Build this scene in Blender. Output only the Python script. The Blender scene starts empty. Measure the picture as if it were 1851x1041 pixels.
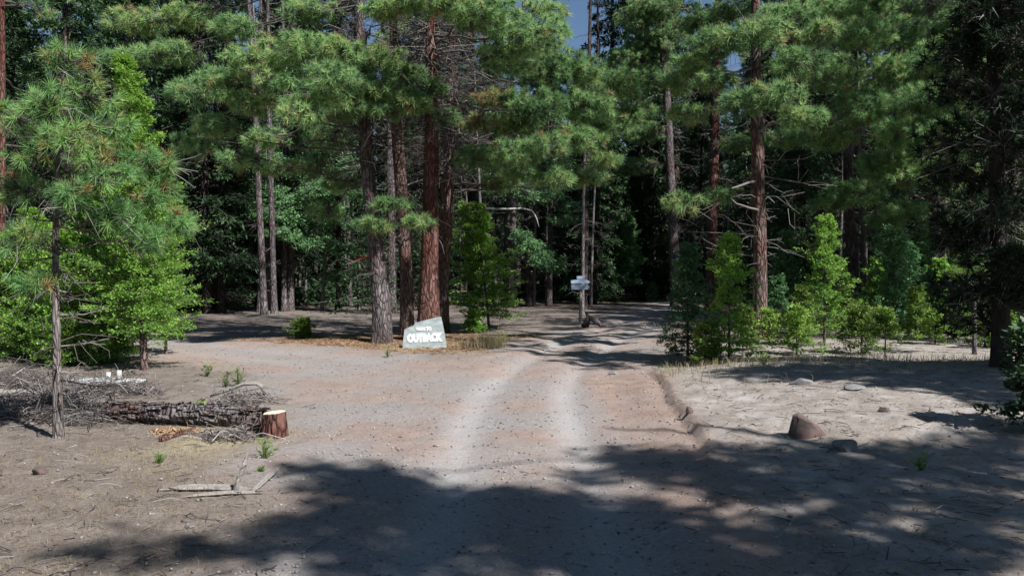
import bpy, math, random
import numpy as np
from mathutils import Vector
random.seed(11)
R = np.random.default_rng(11)
SC = bpy.context.scene

# ------------------------------------------------------------------ camera
CAM_H = 1.70
FPX = 1500.0                      # focal length in pixels of the 1851 px wide photograph
PITCH = math.atan((520.5 - 492.0) / FPX)
cam_d = bpy.data.cameras.new('camera')
cam = bpy.data.objects.new('camera', cam_d)
SC.collection.objects.link(cam)
cam.location = (0, 0, CAM_H)
cam.rotation_euler = (math.pi / 2 - PITCH, 0, 0)
cam_d.sensor_width = 36
cam_d.lens = FPX / 1851 * 36
cam_d.clip_start = 0.05
cam_d.clip_end = 2500
SC.camera = cam

# ------------------------------------------------------------------ sky and sun
SUN_H = np.array([0.72, -0.69]); SUN_H /= np.linalg.norm(SUN_H)
SUN_EL = math.radians(46)
w = bpy.data.worlds.new('World'); SC.world = w; w.use_nodes = True
nt = w.node_tree; nt.nodes.clear()
sky = nt.nodes.new('ShaderNodeTexSky'); sky.sky_type = 'NISHITA'; sky.sun_disc = False
sky.sun_elevation = SUN_EL
sky.sun_rotation = math.atan2(SUN_H[0], SUN_H[1])
sky.air_density = 1.2; sky.dust_density = 0.0; sky.ozone_density = 4.0; sky.altitude = 1200
bg = nt.nodes.new('ShaderNodeBackground'); bg.inputs[1].default_value = 0.05
ow = nt.nodes.new('ShaderNodeOutputWorld')
nt.links.new(sky.outputs[0], bg.inputs[0]); nt.links.new(bg.outputs[0], ow.inputs[0])
sd = bpy.data.lights.new('sun', 'SUN'); sd.energy = 5.0; sd.angle = math.radians(0.55); sd.color = (1, .975, .945)
so = bpy.data.objects.new('sun', sd); SC.collection.objects.link(so)
to_sun = Vector((SUN_H[0] * math.cos(SUN_EL), SUN_H[1] * math.cos(SUN_EL), math.sin(SUN_EL)))
so.rotation_euler = to_sun.to_track_quat('Z', 'Y').to_euler()
so.location = (10, -6, 20)
SC.view_settings.view_transform = 'Standard'; SC.view_settings.look = 'None'
SC.view_settings.exposure = 0.75; SC.view_settings.gamma = 1.0
SC.view_settings.use_curve_mapping = False
SC.render.engine = 'CYCLES'
cy = SC.cycles
cy.use_denoising = True
cy.max_bounces = 5; cy.diffuse_bounces = 3; cy.glossy_bounces = 1; cy.transmission_bounces = 3
cy.transparent_max_bounces = 4
cy.caustics_reflective = False; cy.caustics_refractive = False

# ------------------------------------------------------------------ small maths
def sstep(a, b, x):
    t = np.clip((x - a) / (b - a), 0, 1); return t * t * (3 - 2 * t)

_rt = np.random.default_rng(5).random((256, 256)).astype(np.float64)
def vnoise(x, y):
    xi = np.floor(x).astype(int); yi = np.floor(y).astype(int)
    fx = x - xi; fy = y - yi; fx = fx * fx * (3 - 2 * fx); fy = fy * fy * (3 - 2 * fy)
    a = _rt[xi & 255, yi & 255]; b = _rt[(xi + 1) & 255, yi & 255]
    c = _rt[xi & 255, (yi + 1) & 255]; d = _rt[(xi + 1) & 255, (yi + 1) & 255]
    return (a * (1 - fx) + b * fx) * (1 - fy) + (c * (1 - fx) + d * fx) * fy
def fbm(x, y, o=4):
    s = 0; a = .5; n = 0
    for k in range(o):
        s = s + a * vnoise(x + 17.3 * k, y - 9.1 * k); n += a; x = x * 2.03; y = y * 2.03; a *= .5
    return s / n

def seg_dist(x, y, pts):
    best = None; tbest = None
    L = 0
    for (x0, y0), (x1, y1) in zip(pts[:-1], pts[1:]):
        dx, dy = x1 - x0, y1 - y0; l = math.hypot(dx, dy)
        t = np.clip(((x - x0) * dx + (y - y0) * dy) / (l * l), 0, 1)
        d = np.hypot(x - x0 - t * dx, y - y0 - t * dy)
        side = np.sign((x - x0) * dy - (y - y0) * dx)
        d = d * side
        if best is None: best = d
        else: best = np.where(np.abs(d) < np.abs(best), d, best)
    return best
def smooth_path(pts, n=8):
    P = [np.array(p, float) for p in pts]; P = [2 * P[0] - P[1]] + P + [2 * P[-1] - P[-2]]
    out = []
    for i in range(1, len(P) - 2):
        for k in range(n):
            t = k / n
            out.append(.5 * (2 * P[i] + (P[i + 1] - P[i - 1]) * t + (2 * P[i - 1] - 5 * P[i] + 4 * P[i + 1] - P[i + 2]) * t * t
                             + (3 * P[i] - P[i - 1] - 3 * P[i + 1] + P[i + 2]) * t ** 3))
    out.append(P[-2]); return out

ROAD_A = [tuple(p) for p in smooth_path([(-.1, -30), (0, 0), (.05, 8), (.25, 12.5), (1.1, 17), (2.9, 23.5), (5.2, 31), (9, 44), (16, 62)], 4)]
ROAD_B = [tuple(p) for p in smooth_path([(-.3, 8), (-1.3, 12.5), (-4.2, 16.4), (-9, 19.6), (-17, 24), (-34, 31)], 4)]

def masks(x, y):
    n = (fbm(x * 1.3 + 40, y * 1.3 + 11) - .5)
    n2 = (fbm(x * .35 + 4, y * .35 + 71) - .5)
    dA = seg_dist(x, y, ROAD_A); dB = seg_dist(x, y, ROAD_B)
    wA = 1.75 + n * .7 + n2 * .5
    rA = sstep(.35, -.35, np.abs(dA) - wA)
    rB = sstep(.45, -.45, np.abs(dB) - (2.0 + n * .9 + n2 * .8))
    fillj = sstep(.5, -.3, np.hypot((x + 1.3) / 2.7, (y - 13.0) / 3.2) - 1 + n * .3)
    road = np.maximum(np.maximum(rA, rB), fillj)
    tr = np.maximum(np.exp(-((dA + .52) / .26) ** 2), np.exp(-((dA - .62) / .24) ** 2)) * rA
    trb = np.maximum(np.exp(-((dB + .6) / .4) ** 2), np.exp(-((dB - .8) / .4) ** 2)) * rB * .45 * sstep(-1.5, -4, x)
    track = np.maximum(tr, trb) * (0.55 + .9 * n2 + .5 * n)
    lit = sstep(.6, -.4, np.hypot((x + 1.7) / 4.2, (y - 20.0) / 2.3) - 1 + n * .8) * (1 - road)
    grass = sstep(.5, -.5, np.hypot((x + 2.6) / 1.0, (y - 10.2) / 2.6) - 1 + n * 1.4) * (1 - road)
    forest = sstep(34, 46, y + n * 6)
    right = sstep(1.3, 2.2, x - np.maximum(0, y - 14) * .35) * (1 - road) * sstep(22, 17, y)
    return road, track, lit, grass, forest, right

def bank_edge(y):
    return 1.78 + (np.clip(y, 4, 14.5) - 8) * .095 + .03 * np.sin(y * 1.7) + .012 * np.sin(y * 4.1 + 1)
def hgt(x, y):
    x = np.asarray(x, float); y = np.asarray(y, float)
    z = (fbm(x * .22 + 3, y * .22 + 9) - .5) * .16 * sstep(3, 12, np.hypot(x, y - 2))
    z = z + (fbm(x * 1.6, y * 1.6) - .5) * .045
    dA = seg_dist(x, y, ROAD_A)
    z = z - .05 * (np.exp(-((dA + .52) / .25) ** 2) + np.exp(-((dA - .62) / .23) ** 2)) * sstep(50, 30, y)
    xe = bank_edge(y)
    f = sstep(14.6, 12.8, y + (fbm(x * 2, y * 2 + 50) - .5) * .8)
    rgh = (fbm(x * 5 + 3, y * 5) - .5)
    b = .07 * sstep(1.15, 1.75, x + (1.9 - xe)) + .085 * sstep(-.02, .025, x - xe + rgh * .03) + .14 * sstep(0, 2.6, x - xe)
    b = b * (1 + .25 * rgh) * (.25 + .75 * sstep(6.4, 8.2, y))
    z = z + b * f + .16 * sstep(2.5, 5.5, x) * (1 - f) * sstep(24, 18, y)
    z = z + .10 * np.exp(-((x + 1.8) / 3.2) ** 2 - ((y - 20.5) / 1.6) ** 2)
    z = z + 16 * sstep(95, 210, y) * (1 + 0 * x)
    return z

def ray(px, py):
    v = np.array([(px - 925.5) / FPX, 1.0, (520.5 - py) / FPX])
    c, s = math.cos(PITCH), math.sin(PITCH)
    return np.array([v[0], v[1] * c + v[2] * s, -v[1] * s + v[2] * c])
def at(px, py):
    """point on the ground seen at this place of the photograph"""
    d = ray(px, py); t = CAM_H / max(1e-4, -d[2])
    for _ in range(12):
        p = d * t; t = max(1.0, (CAM_H - float(hgt(p[0], p[1]))) / -d[2])
    p = d * t
    return np.array([p[0], p[1], float(hgt(p[0], p[1]))])
def on(px, py, Y):
    """point at distance Y seen at this place"""
    d = ray(px, py); t = Y / d[1]
    return np.array([0, 0, CAM_H]) + d * t
def G(x, y): return np.array([x, y, float(hgt(x, y))])

# ------------------------------------------------------------------ materials
def nmat(name):
    m = bpy.data.materials.new(name); m.use_nodes = True
    n = m.node_tree; n.nodes.clear()
    return m, n, (lambda t, **k: _nn(n, t, k)), n.links.new
def _nn(n, t, k):
    o = n.nodes.new('ShaderNode' + t)
    for a, b in k.items():
        if isinstance(b, tuple) and a.startswith('i_'): pass
        setattr(o, a, b)
    return o
def ramp(N, stops, interp='LINEAR'):
    r = N('ValToRGB'); cr = r.color_ramp; cr.interpolation = interp
    while len(cr.elements) < len(stops): cr.elements.new(.5)
    for e, (p, c) in zip(cr.elements, stops): e.position = p; e.color = (*c, 1)
    return r
def bsdf(n, N, L, rough=.8, spec=.25):
    b = N('BsdfPrincipled'); b.inputs['Roughness'].default_value = rough
    b.inputs['Specular IOR Level'].default_value = spec
    o = N('OutputMaterial'); L(b.outputs[0], o.inputs[0]); return b, o

def leaf_mat(name, stops, transl=.3, rough=.55, hv=.35):
    m, n, N, L = nmat(name)
    at_ = N('Attribute', attribute_name='tint')
    oi = N('ObjectInfo')
    r = ramp(N, stops); L(at_.outputs['Fac'], r.inputs[0])
    hsv = N('HueSaturation')
    mr = N('MapRange'); mr.inputs[3].default_value = 1 - hv; mr.inputs[4].default_value = 1 + hv
    L(oi.outputs['Random'], mr.inputs[0]); L(mr.outputs[0], hsv.inputs['Value'])
    L(r.outputs[0], hsv.inputs['Color'])
    b = N('BsdfPrincipled'); b.inputs['Roughness'].default_value = rough; b.inputs['Specular IOR Level'].default_value = .35
    t = N('BsdfTranslucent'); mx = N('MixShader'); mx.inputs[0].default_value = transl
    L(hsv.outputs[0], b.inputs['Base Color']); L(hsv.outputs[0], t.inputs[0])
    L(b.outputs[0], mx.inputs[1]); L(t.outputs[0], mx.inputs[2])
    o = N('OutputMaterial'); L(mx.outputs[0], o.inputs[0])
    return m
M = {}
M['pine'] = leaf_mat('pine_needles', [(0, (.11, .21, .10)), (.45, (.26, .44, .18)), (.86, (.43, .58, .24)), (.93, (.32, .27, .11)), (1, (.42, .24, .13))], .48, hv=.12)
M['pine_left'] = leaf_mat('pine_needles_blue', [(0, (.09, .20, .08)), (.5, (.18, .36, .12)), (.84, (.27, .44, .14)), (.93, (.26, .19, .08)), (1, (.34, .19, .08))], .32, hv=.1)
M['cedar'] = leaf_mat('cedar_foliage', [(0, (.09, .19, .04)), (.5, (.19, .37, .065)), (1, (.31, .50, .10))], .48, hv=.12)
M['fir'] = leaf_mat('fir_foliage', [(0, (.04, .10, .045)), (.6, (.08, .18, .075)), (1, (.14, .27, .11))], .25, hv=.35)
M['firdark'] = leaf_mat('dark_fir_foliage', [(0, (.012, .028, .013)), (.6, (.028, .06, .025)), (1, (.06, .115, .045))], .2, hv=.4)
M['palefir'] = leaf_mat('pale_fir_foliage', [(0, (.10, .21, .10)), (.6, (.17, .33, .14)), (1, (.25, .43, .18))], .3, hv=.15)
M['shrub'] = leaf_mat('shrub_leaves', [(0, (.08, .15, .04)), (.6, (.17, .29, .055)), (1, (.28, .40, .09))], .42)
M['drygrass'] = leaf_mat('dry_grass', [(0, (.24, .20, .13)), (.6, (.37, .31, .19)), (1, (.26, .28, .12))], .3, rough=.8)
M['litter'] = leaf_mat('needle_litter', [(0, (.15, .085, .05)), (.5, (.32, .20, .115)), (1, (.44, .31, .19))], .1, rough=.9)
M['twigs'] = leaf_mat('dry_twigs', [(0, (.05, .04, .038)), (.6, (.14, .12, .115)), (1, (.36, .34, .32))], 0., rough=.9)

def bark_mat(name, dark, mid, light, sc=7., red=None, bump=.9):
    m, n, N, L = nmat(name)
    tc = N('TexCoord'); mp = N('Mapping'); mp.inputs['Scale'].default_value = (1, 1, .26)
    nz = N('TexNoise'); nz.inputs['Scale'].default_value = 3; nz.inputs['Detail'].default_value = 4
    add = N('MixRGB', blend_type='ADD'); add.inputs[0].default_value = .22
    L(tc.outputs['Object'], mp.inputs[0]); L(mp.outputs[0], nz.inputs['Vector'])
    L(mp.outputs[0], add.inputs[1]); L(nz.outputs['Color'], add.inputs[2])
    vo = N('TexVoronoi', feature='DISTANCE_TO_EDGE'); vo.inputs['Scale'].default_value = sc
    L(add.outputs[0], vo.inputs['Vector'])
    cr = ramp(N, [(0, (.1, .1, .1)), (.06, (.55, .55, .55)), (.22, (1, 1, 1))]); L(vo.outputs['Distance'], cr.inputs[0])
    vc = N('TexVoronoi'); vc.inputs['Scale'].default_value = sc; L(add.outputs[0], vc.inputs['Vector'])
    n2 = N('TexNoise'); n2.inputs['Scale'].default_value = 30; n2.inputs['Detail'].default_value = 5
    L(mp.outputs[0], n2.inputs['Vector'])
    n3 = N('TexNoise'); n3.inputs['Scale'].default_value = 1.1; n3.inputs['Detail'].default_value = 3
    L(tc.outputs['Object'], n3.inputs['Vector'])
    c1 = ramp(N, [(.3, mid), (.7, light)]); L(n2.outputs['Fac'], c1.inputs[0])
    mA = N('MixRGB', blend_type='MULTIPLY'); mA.inputs[0].default_value = .45
    L(c1.outputs[0], mA.inputs[1]); L(vc.outputs['Color'], mA.inputs[2])
    hs = N('HueSaturation'); hs.inputs['Saturation'].default_value = .9; L(mA.outputs[0], hs.inputs['Color'])
    mx0 = N('MixRGB'); mx0.inputs[2].default_value = (*(red or mid), 1)
    rr = ramp(N, [(.42, (0, 0, 0)), (.62, (1, 1, 1))]); L(n3.outputs['Fac'], rr.inputs[0])
    # plates show single colour
    bw = N('RGBToBW'); L(vc.outputs['Color'], bw.inputs[0])
    val = N('MapRange'); val.inputs[3].default_value = .65; val.inputs[4].default_value = 1.35; L(bw.outputs[0], val.inputs[0])
    hv = N('HueSaturation'); L(c1.outputs[0], mx0.inputs[1]); L(rr.outputs[0], mx0.inputs[0]); L(mx0.outputs[0], hv.inputs['Color']); L(val.outputs[0], hv.inputs['Value'])
    mx = N('MixRGB'); mx.inputs[1].default_value = (*dark, 1)
    L(cr.outputs[0], mx.inputs[0]); L(hv.outputs[0], mx.inputs[2])
    b, o = bsdf(n, N, L, .9, .1)
    L(mx.outputs[0], b.inputs['Base Color'])
    bp = N('Bump'); bp.inputs['Strength'].default_value = bump; bp.inputs['Distance'].default_value = .03
    ad = N('Math', operation='MULTIPLY_ADD'); ad.inputs[1].default_value = .35
    L(n2.outputs['Fac'], ad.inputs[0]); L(cr.outputs[0], ad.inputs[2]); L(ad.outputs[0], bp.inputs['Height'])
    L(bp.outputs[0], b.inputs['Normal'])
    return m
M['bark_red'] = bark_mat('ponderosa_bark_red', (.035, .018, .014), (.10, .05, .042), (.22, .125, .108), 14, (.125, .05, .04))
M['bark_brown'] = bark_mat('pine_bark_brown', (.025, .019, .018), (.11, .08, .072), (.24, .18, .165), 14, (.15, .085, .072))
M['bark_grey'] = bark_mat('pine_bark_grey', (.022, .02, .021), (.10, .088, .09), (.25, .22, .225), 14, (.13, .095, .09))
M['bark_young'] = bark_mat('young_pine_bark', (.07, .06, .058), (.14, .12, .115), (.27, .245, .235), 26, (.17, .14, .13), .6)
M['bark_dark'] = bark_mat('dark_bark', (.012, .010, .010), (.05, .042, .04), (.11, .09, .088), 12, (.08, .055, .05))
M['bark_pale'] = bark_mat('pale_dead_bark', (.05, .045, .042), (.15, .14, .135), (.30, .285, .28), 16, (.17, .15, .14), .4)

def simple(name, c1, c2, sc=12, rough=.85, bump=.3, stretch=(1, 1, 1), spec=.2):
    m, n, N, L = nmat(name)
    tc = N('TexCoord'); mp = N('Mapping'); mp.inputs['Scale'].default_value = stretch
    nz = N('TexNoise'); nz.inputs['Scale'].default_value = sc; nz.inputs['Detail'].default_value = 6; nz.inputs['Roughness'].default_value = .65
    L(tc.outputs['Object'], mp.inputs[0]); L(mp.outputs[0], nz.inputs['Vector'])
    r = ramp(N, [(.3, c1), (.7, c2)]); L(nz.outputs['Fac'], r.inputs[0])
    b, o = bsdf(n, N, L, rough, spec); L(r.outputs[0], b.inputs['Base Color'])
    bp = N('Bump'); bp.inputs['Strength'].default_value = bump; bp.inputs['Distance'].default_value = .01
    L(nz.outputs['Fac'], bp.inputs['Height']); L(bp.outputs[0], b.inputs['Normal'])
    return m
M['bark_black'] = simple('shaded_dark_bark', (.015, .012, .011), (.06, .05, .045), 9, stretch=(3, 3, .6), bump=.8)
M['greywood'] = simple('weathered_wood', (.14, .12, .11), (.36, .335, .31), 9, stretch=(8, 8, 1), bump=.5)
M['cutwood'] = simple('fresh_cut_wood', (.55, .47, .33), (.78, .72, .58), 14)
M['board'] = simple('slate_grey_board', (.20, .25, .26), (.42, .46, .47), 7, rough=.7, bump=.2, stretch=(1, 1, 2.2))
M['boardedge'] = simple('board_edge', (.10, .10, .10), (.2, .2, .2), 9)
M['white'] = simple('white_paint', (.78, .80, .78), (.90, .92, .90), 9, rough=.6, bump=.05)
M['shadedpaint'] = simple('weathered_paint_blue_shade', (.20, .27, .38), (.42, .50, .62), 7, rough=.7)  # dark bluish tone is the clearing's shade, put into the board colour
M['ribbon'] = simple('orange_flagging', (.75, .05, .04), (.95, .12, .08), 20, rough=.4)
M['rock'] = simple('reddish_rock', (.06, .055, .055), (.17, .11, .10), 5, bump=1.)
M['rockgrey'] = simple('grey_rock', (.11, .11, .11), (.25, .25, .255), 9, bump=.7)
M['gravel'] = leaf_mat('gravel_stone', [(0, (.12, .105, .10)), (.5, (.24, .22, .205)), (1, (.34, .32, .305))], 0, rough=.9, hv=0)
M['offwhite'] = simple('chalky_white', (.42, .42, .40), (.62, .62, .60), 9)
M['concrete'] = simple('pale_concrete', (.32, .34, .35), (.50, .52, .53), 8)

# ground
def ground_mat():
    m, n, N, L = nmat('forest_ground')
    geo = N('NewGeometry')
    def noise_(sc, det=6, rough=.6):
        z = N('TexNoise'); z.inputs['Scale'].default_value = sc; z.inputs['Detail'].default_value = det
        z.inputs['Roughness'].default_value = rough; L(geo.outputs['Position'], z.inputs['Vector']); return z
    big = noise_(.45, 4); mid = noise_(3.2, 6); fine = noise_(24, 6, .7); grit = noise_(95, 3, .7)
    vor = N('TexVoronoi'); vor.inputs['Scale'].default_value = 34; L(geo.outputs['Position'], vor.inputs['Vector'])
    def A(nm):
        a = N('Attribute', attribute_name=nm); return a.outputs['Fac']
    def mix(fac, a, b, blend='MIX', f=None):
        x = N('MixRGB', blend_type=blend)
        if fac is not None: L(fac, x.inputs[0])
        else: x.inputs[0].default_value = f
        for s, v in ((1, a), (2, b)):
            if isinstance(v, tuple): x.inputs[s].default_value = (*v, 1)
            else: L(v, x.inputs[s])
        return x.outputs[0]
    duff = ramp(N, [(.3, (.15, .125, .11)), (.5, (.25, .215, .19)), (.7, (.37, .33, .295))]); L(mid.outputs['Fac'], duff.inputs[0])
    duff2 = ramp(N, [(.35, (.15, .12, .10)), (.65, (.36, .31, .265))]); L(fine.outputs['Fac'], duff2.inputs[0])
    base = mix(None, duff.outputs[0], duff2.outputs[0], f=.5)
    redd = ramp(N, [(.3, (.35, .235, .185)), (.7, (.49, .38, .315))]); L(mid.outputs['Fac'], redd.inputs[0])
    greyr = ramp(N, [(.3, (.31, .285, .27)), (.7, (.46, .435, .42))]); L(fine.outputs['Fac'], greyr.inputs[0])
    rf = ramp(N, [(.44, (0, 0, 0)), (.6, (1, 1, 1))]); L(big.outputs['Fac'], rf.inputs[0])
    roadc = mix(rf.outputs[0], greyr.outputs[0], redd.outputs[0])
    roadc = mix(None, roadc, greyr.outputs[0], f=.3)
    pebb = ramp(N, [(0, (1.25, 1.22, 1.2)), (.25, (1, 1, 1)), (.8, (.8, .78, .76))]); L(vor.outputs['Distance'], pebb.inputs[0])
    roadc = mix(None, roadc, pebb.outputs[0], 'MULTIPLY', .7)
    trackc = ramp(N, [(.3, (.42, .405, .395)), (.7, (.56, .545, .535))]); L(fine.outputs['Fac'], trackc.inputs[0])
    roadc = mix(A('track'), roadc, trackc.outputs[0])
    litc = ramp(N, [(.3, (.26, .15, .09)), (.5, (.45, .29, .175)), (.7, (.58, .42, .29))]); L(fine.outputs['Fac'], litc.inputs[0])
    grc = ramp(N, [(.3, (.32, .27, .18)), (.7, (.52, .46, .32))]); L(fine.outputs['Fac'], grc.inputs[0])
    rgt = ramp(N, [(.3, (.31, .27, .235)), (.5, (.41, .37, .33)), (.72, (.54, .51, .48))]); L(mid.outputs['Fac'], rgt.inputs[0])
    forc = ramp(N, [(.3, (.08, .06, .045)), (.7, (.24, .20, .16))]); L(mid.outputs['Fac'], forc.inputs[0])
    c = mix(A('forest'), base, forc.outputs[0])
    c = mix(A('right'), c, rgt.outputs[0])
    c = mix(A('grass'), c, grc.outputs[0])
    c = mix(A('litter'), c, litc.outputs[0])
    c = mix(A('road'), c, roadc)
    c = mix(A('red'), c, redd.outputs[0])
    g2 = ramp(N, [(.3, (.72, .72, .72)), (.7, (1.2, 1.2, 1.2))]); L(grit.outputs['Fac'], g2.inputs[0])
    c = mix(None, c, g2.outputs[0], 'MULTIPLY', .8)
    c = mix(None, c, (.76, .75, .755), 'MULTIPLY', 1.)
    b, o = bsdf(n, N, L, .95, .1); L(c, b.inputs['Base Color'])
    b1 = N('Bump'); b1.inputs['Strength'].default_value = .55; b1.inputs['Distance'].default_value = .05; L(fine.outputs['Fac'], b1.inputs['Height'])
    b2 = N('Bump'); b2.inputs['Strength'].default_value = .5; b2.inputs['Distance'].default_value = .012; L(grit.outputs['Fac'], b2.inputs['Height'])
    L(b1.outputs[0], b2.inputs['Normal']); L(b2.outputs[0], b.inputs['Normal'])
    return m
M['ground'] = ground_mat()

# ------------------------------------------------------------------ mesh helpers
def mesh_np(name, V, F, mat, tint=None, attrs=None, smooth=False, fmat=None):
    V = np.ascontiguousarray(V, dtype=np.float32); F = np.ascontiguousarray(F, dtype=np.int32)
    me = bpy.data.meshes.new(name)
    k = F.shape[1]; nf = F.shape[0]
    me.vertices.add(len(V)); me.vertices.foreach_set('co', V.ravel())
    me.loops.add(nf * k); me.loops.foreach_set('vertex_index', F.ravel())
    me.polygons.add(nf)
    me.polygons.foreach_set('loop_start', np.arange(0, nf * k, k, dtype=np.int32))
    me.polygons.foreach_set('loop_total', np.full(nf, k, dtype=np.int32))
    if smooth: me.polygons.foreach_set('use_smooth', np.ones(nf, dtype=bool))
    me.update(calc_edges=True)
    for m in (mat if isinstance(mat, (list, tuple)) else [mat]): me.materials.append(m)
    if fmat is not None: me.polygons.foreach_set('material_index', np.ascontiguousarray(fmat, dtype=np.int32))
    if tint is not None:
        a = me.attributes.new('tint', 'FLOAT', 'POINT'); a.data.foreach_set('value', np.ascontiguousarray(tint, dtype=np.float32))
    for nm, v in (attrs or {}).items():
        a = me.attributes.new(nm, 'FLOAT', 'POINT'); a.data.foreach_set('value', np.ascontiguousarray(v, dtype=np.float32).ravel())
    return me
class Buf:
    """collects triangles (or quads) with a tint per vertex"""
    def __init__(s): s.V = []; s.F = []; s.T = []; s.n = 0
    def add(s, V, F, T=None):
        V = np.asarray(V, float).reshape(-1, 3)
        s.V.append(V); s.F.append(np.asarray(F, int) + s.n); s.n += len(V)
        s.T.append(np.full(len(V), .5) if T is None else np.broadcast_to(np.asarray(T, float), (len(V),)) if np.ndim(T) < 1 else np.asarray(T, float))
    def mesh(s, name, mat, smooth=False):
        return mesh_np(name, np.concatenate(s.V), np.concatenate(s.F), mat, np.concatenate(s.T), smooth=smooth)
def nrm(a): return a / np.maximum(1e-9, np.linalg.norm(a, axis=-1, keepdims=True))

def needles(B, C, A, n, L, w, bias=.6, tint=None, back=.35):
    """tufts: n thin triangles fanning out of every centre C along axis A"""
    C = np.asarray(C, float); A = nrm(np.asarray(A, float)); N = len(C)
    if N == 0: return
    d = nrm(A[:, None, :] * bias * 1.6 + R.normal(size=(N, n, 3)))
    ln = L * R.uniform(.65, 1.15, (N, n, 1)) * R.uniform(.8, 1.15, (N, 1, 1))
    base = C[:, None, :] - A[:, None, :] * (R.random((N, n, 1)) * L * back)
    s = nrm(np.cross(d, R.normal(size=(N, n, 3)))) * w * .5
    tip = base + d * ln; tip[..., 2] -= ln[..., 0] * .12
    V = np.stack([base - s, base + s, tip], 2).reshape(-1, 3)
    F = np.arange(N * n * 3).reshape(-1, 3)
    if tint is None: tint = R.random(N) * .8
    T = np.clip(np.repeat(tint, n * 3) + np.repeat(R.normal(0, .07, N * n), 3), 0, 1)
    B.add(V, F, T)
def leaves(B, C, D, L, w, tint, flat=None):
    """diamond shaped sprays: base C, direction D"""
    C = np.asarray(C, float); D = nrm(np.asarray(D, float)); N = len(C)
    if N == 0: return
    L = np.broadcast_to(np.asarray(L, float), (N,))[:, None]
    rv = R.normal(size=(N, 3)) if flat is None else nrm(np.asarray(flat) + R.normal(size=(N, 3)) * .45)
    s = nrm(np.cross(D, rv)) * (w * L / L.mean() * .5)
    mid = C + D * L * .45; tip = C + D * L
    V = np.stack([C, mid + s, tip, mid - s], 1).reshape(-1, 3)
    i = np.arange(N)[:, None] * 4
    F = np.concatenate([i + [0, 1, 2], i + [0, 2, 3]])
    B.add(V, F, np.repeat(np.clip(tint, 0, 1), 4))
def tube(B, P, r, sides=6, tint=.5, rough=0, cap=True, seed=None):
    P = np.asarray(P, float); K = len(P); r = np.broadcast_to(np.asarray(r, float), (K,))
    T = np.gradient(P, axis=0); T = nrm(T)
    ref = np.array([0, 0, 1.]) if abs(T[:, 2]).mean() < .8 else np.array([1., 0, 0])
    U = nrm(np.cross(T, ref)); W = np.cross(T, U)
    a = np.linspace(0, 2 * np.pi, sides, endpoint=False)
    rr = r[:, None] * np.ones(sides)
    if rough:
        rr = rr * (1 + rough * (R.random((K, sides)) - .5) + rough * .8 * (R.random(sides) - .5)[None, :])
    V = P[:, None, :] + rr[..., None] * (np.cos(a)[None, :, None] * U[:, None, :] + np.sin(a)[None, :, None] * W[:, None, :])
    i = np.arange(K - 1)[:, None] * sides; j = np.arange(sides)[None, :]; j2 = (j + 1) % sides
    q0 = (i + j).ravel(); q1 = (i + j2).ravel(); q2 = (i + sides + j2).ravel(); q3 = (i + sides + j).ravel()
    F = np.concatenate([np.stack([q0, q1, q2], 1), np.stack([q0, q2, q3], 1)])
    V = V.reshape(-1, 3)
    if cap:
        V = np.concatenate([V, P[:1], P[-1:]]); c0 = K * sides; c1 = c0 + 1; jj = np.arange(sides); j3 = (jj + 1) % sides
        F = np.concatenate([F, np.stack([np.full(sides, c0), j3, jj], 1), np.stack([np.full(sides, c1), (K - 1) * sides + jj, (K - 1) * sides + j3], 1)])
    B.add(V, F, tint)
def sticks(B, P0, P1, r0, r1, tint=.5, bend=.06):
    """many straight-ish thin 3 sided twigs at once, with one bend in the middle"""
    P0 = np.asarray(P0, float); P1 = np.asarray(P1, float); N = len(P0)
    if N == 0: return
    d = P1 - P0; l = np.linalg.norm(d, axis=1, keepdims=True)
    mid = (P0 + P1) / 2 + R.normal(size=(N, 3)) * l * bend
    u = nrm(np.cross(d, R.normal(size=(N, 3)))); v = nrm(np.cross(d, u))
    r0 = np.broadcast_to(r0, (N,)); r1 = np.broadcast_to(r1, (N,)); rings = []
    for p, r in ((P0, r0), (mid, (r0 + r1) / 2), (P1, r1)):
        for k in range(3):
            a = k * 2.0944
            rings.append(p + (u * math.cos(a) + v * math.sin(a)) * r[:, None])
    V = np.stack(rings, 1).reshape(-1, 3); i = np.arange(N)[:, None] * 9
    Fs = []
    for g in (0, 3):
        for k in range(3):
            k2 = (k + 1) % 3
            Fs.append(i + [g + k, g + k2, g + 3 + k2]); Fs.append(i + [g + k, g + 3 + k2, g + 3 + k])
    T = np.full(N * 9, tint) if np.ndim(tint) == 0 else np.repeat(tint, 9)
    B.add(V, np.concatenate(Fs), T)

COL = SC.collection
def link(name, me, parent=None, loc=(0, 0, 0)):
    o = bpy.data.objects.new(name, me); COL.objects.link(o)
    if parent is not None: o.parent = parent
    o.location = loc; return o
def tag(o, label=None, cat=None, group=None, kind=None):
    if label: o['label'] = label
    if cat: o['category'] = cat
    if group: o['group'] = group
    if kind: o['kind'] = kind
    return o
def thing(name, loc, label, cat, group=None, rz=0):
    o = bpy.data.objects.new(name, None); COL.objects.link(o); o.location = tuple(float(v) for v in loc)
    o.rotation_euler = (0, 0, rz); o.empty_display_size = .2
    return tag(o, label, cat, group)
def copy_tree(root, loc, rz, s, label, group=None, tilt=0.):
    r = root.copy(); COL.objects.link(r); r.location = tuple(float(v) for v in loc); r.rotation_euler = (R.normal(0, tilt) if tilt else 0, R.normal(0, tilt) if tilt else 0, rz); r.scale = (s[0], s[0], s[1])
    r['label'] = label
    if group: r['group'] = group
    for ch in root.children:
        c = ch.copy(); COL.objects.link(c); c.parent = r
        for g in ch.children:
            d = g.copy(); COL.objects.link(d); d.parent = c
    return r

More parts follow.
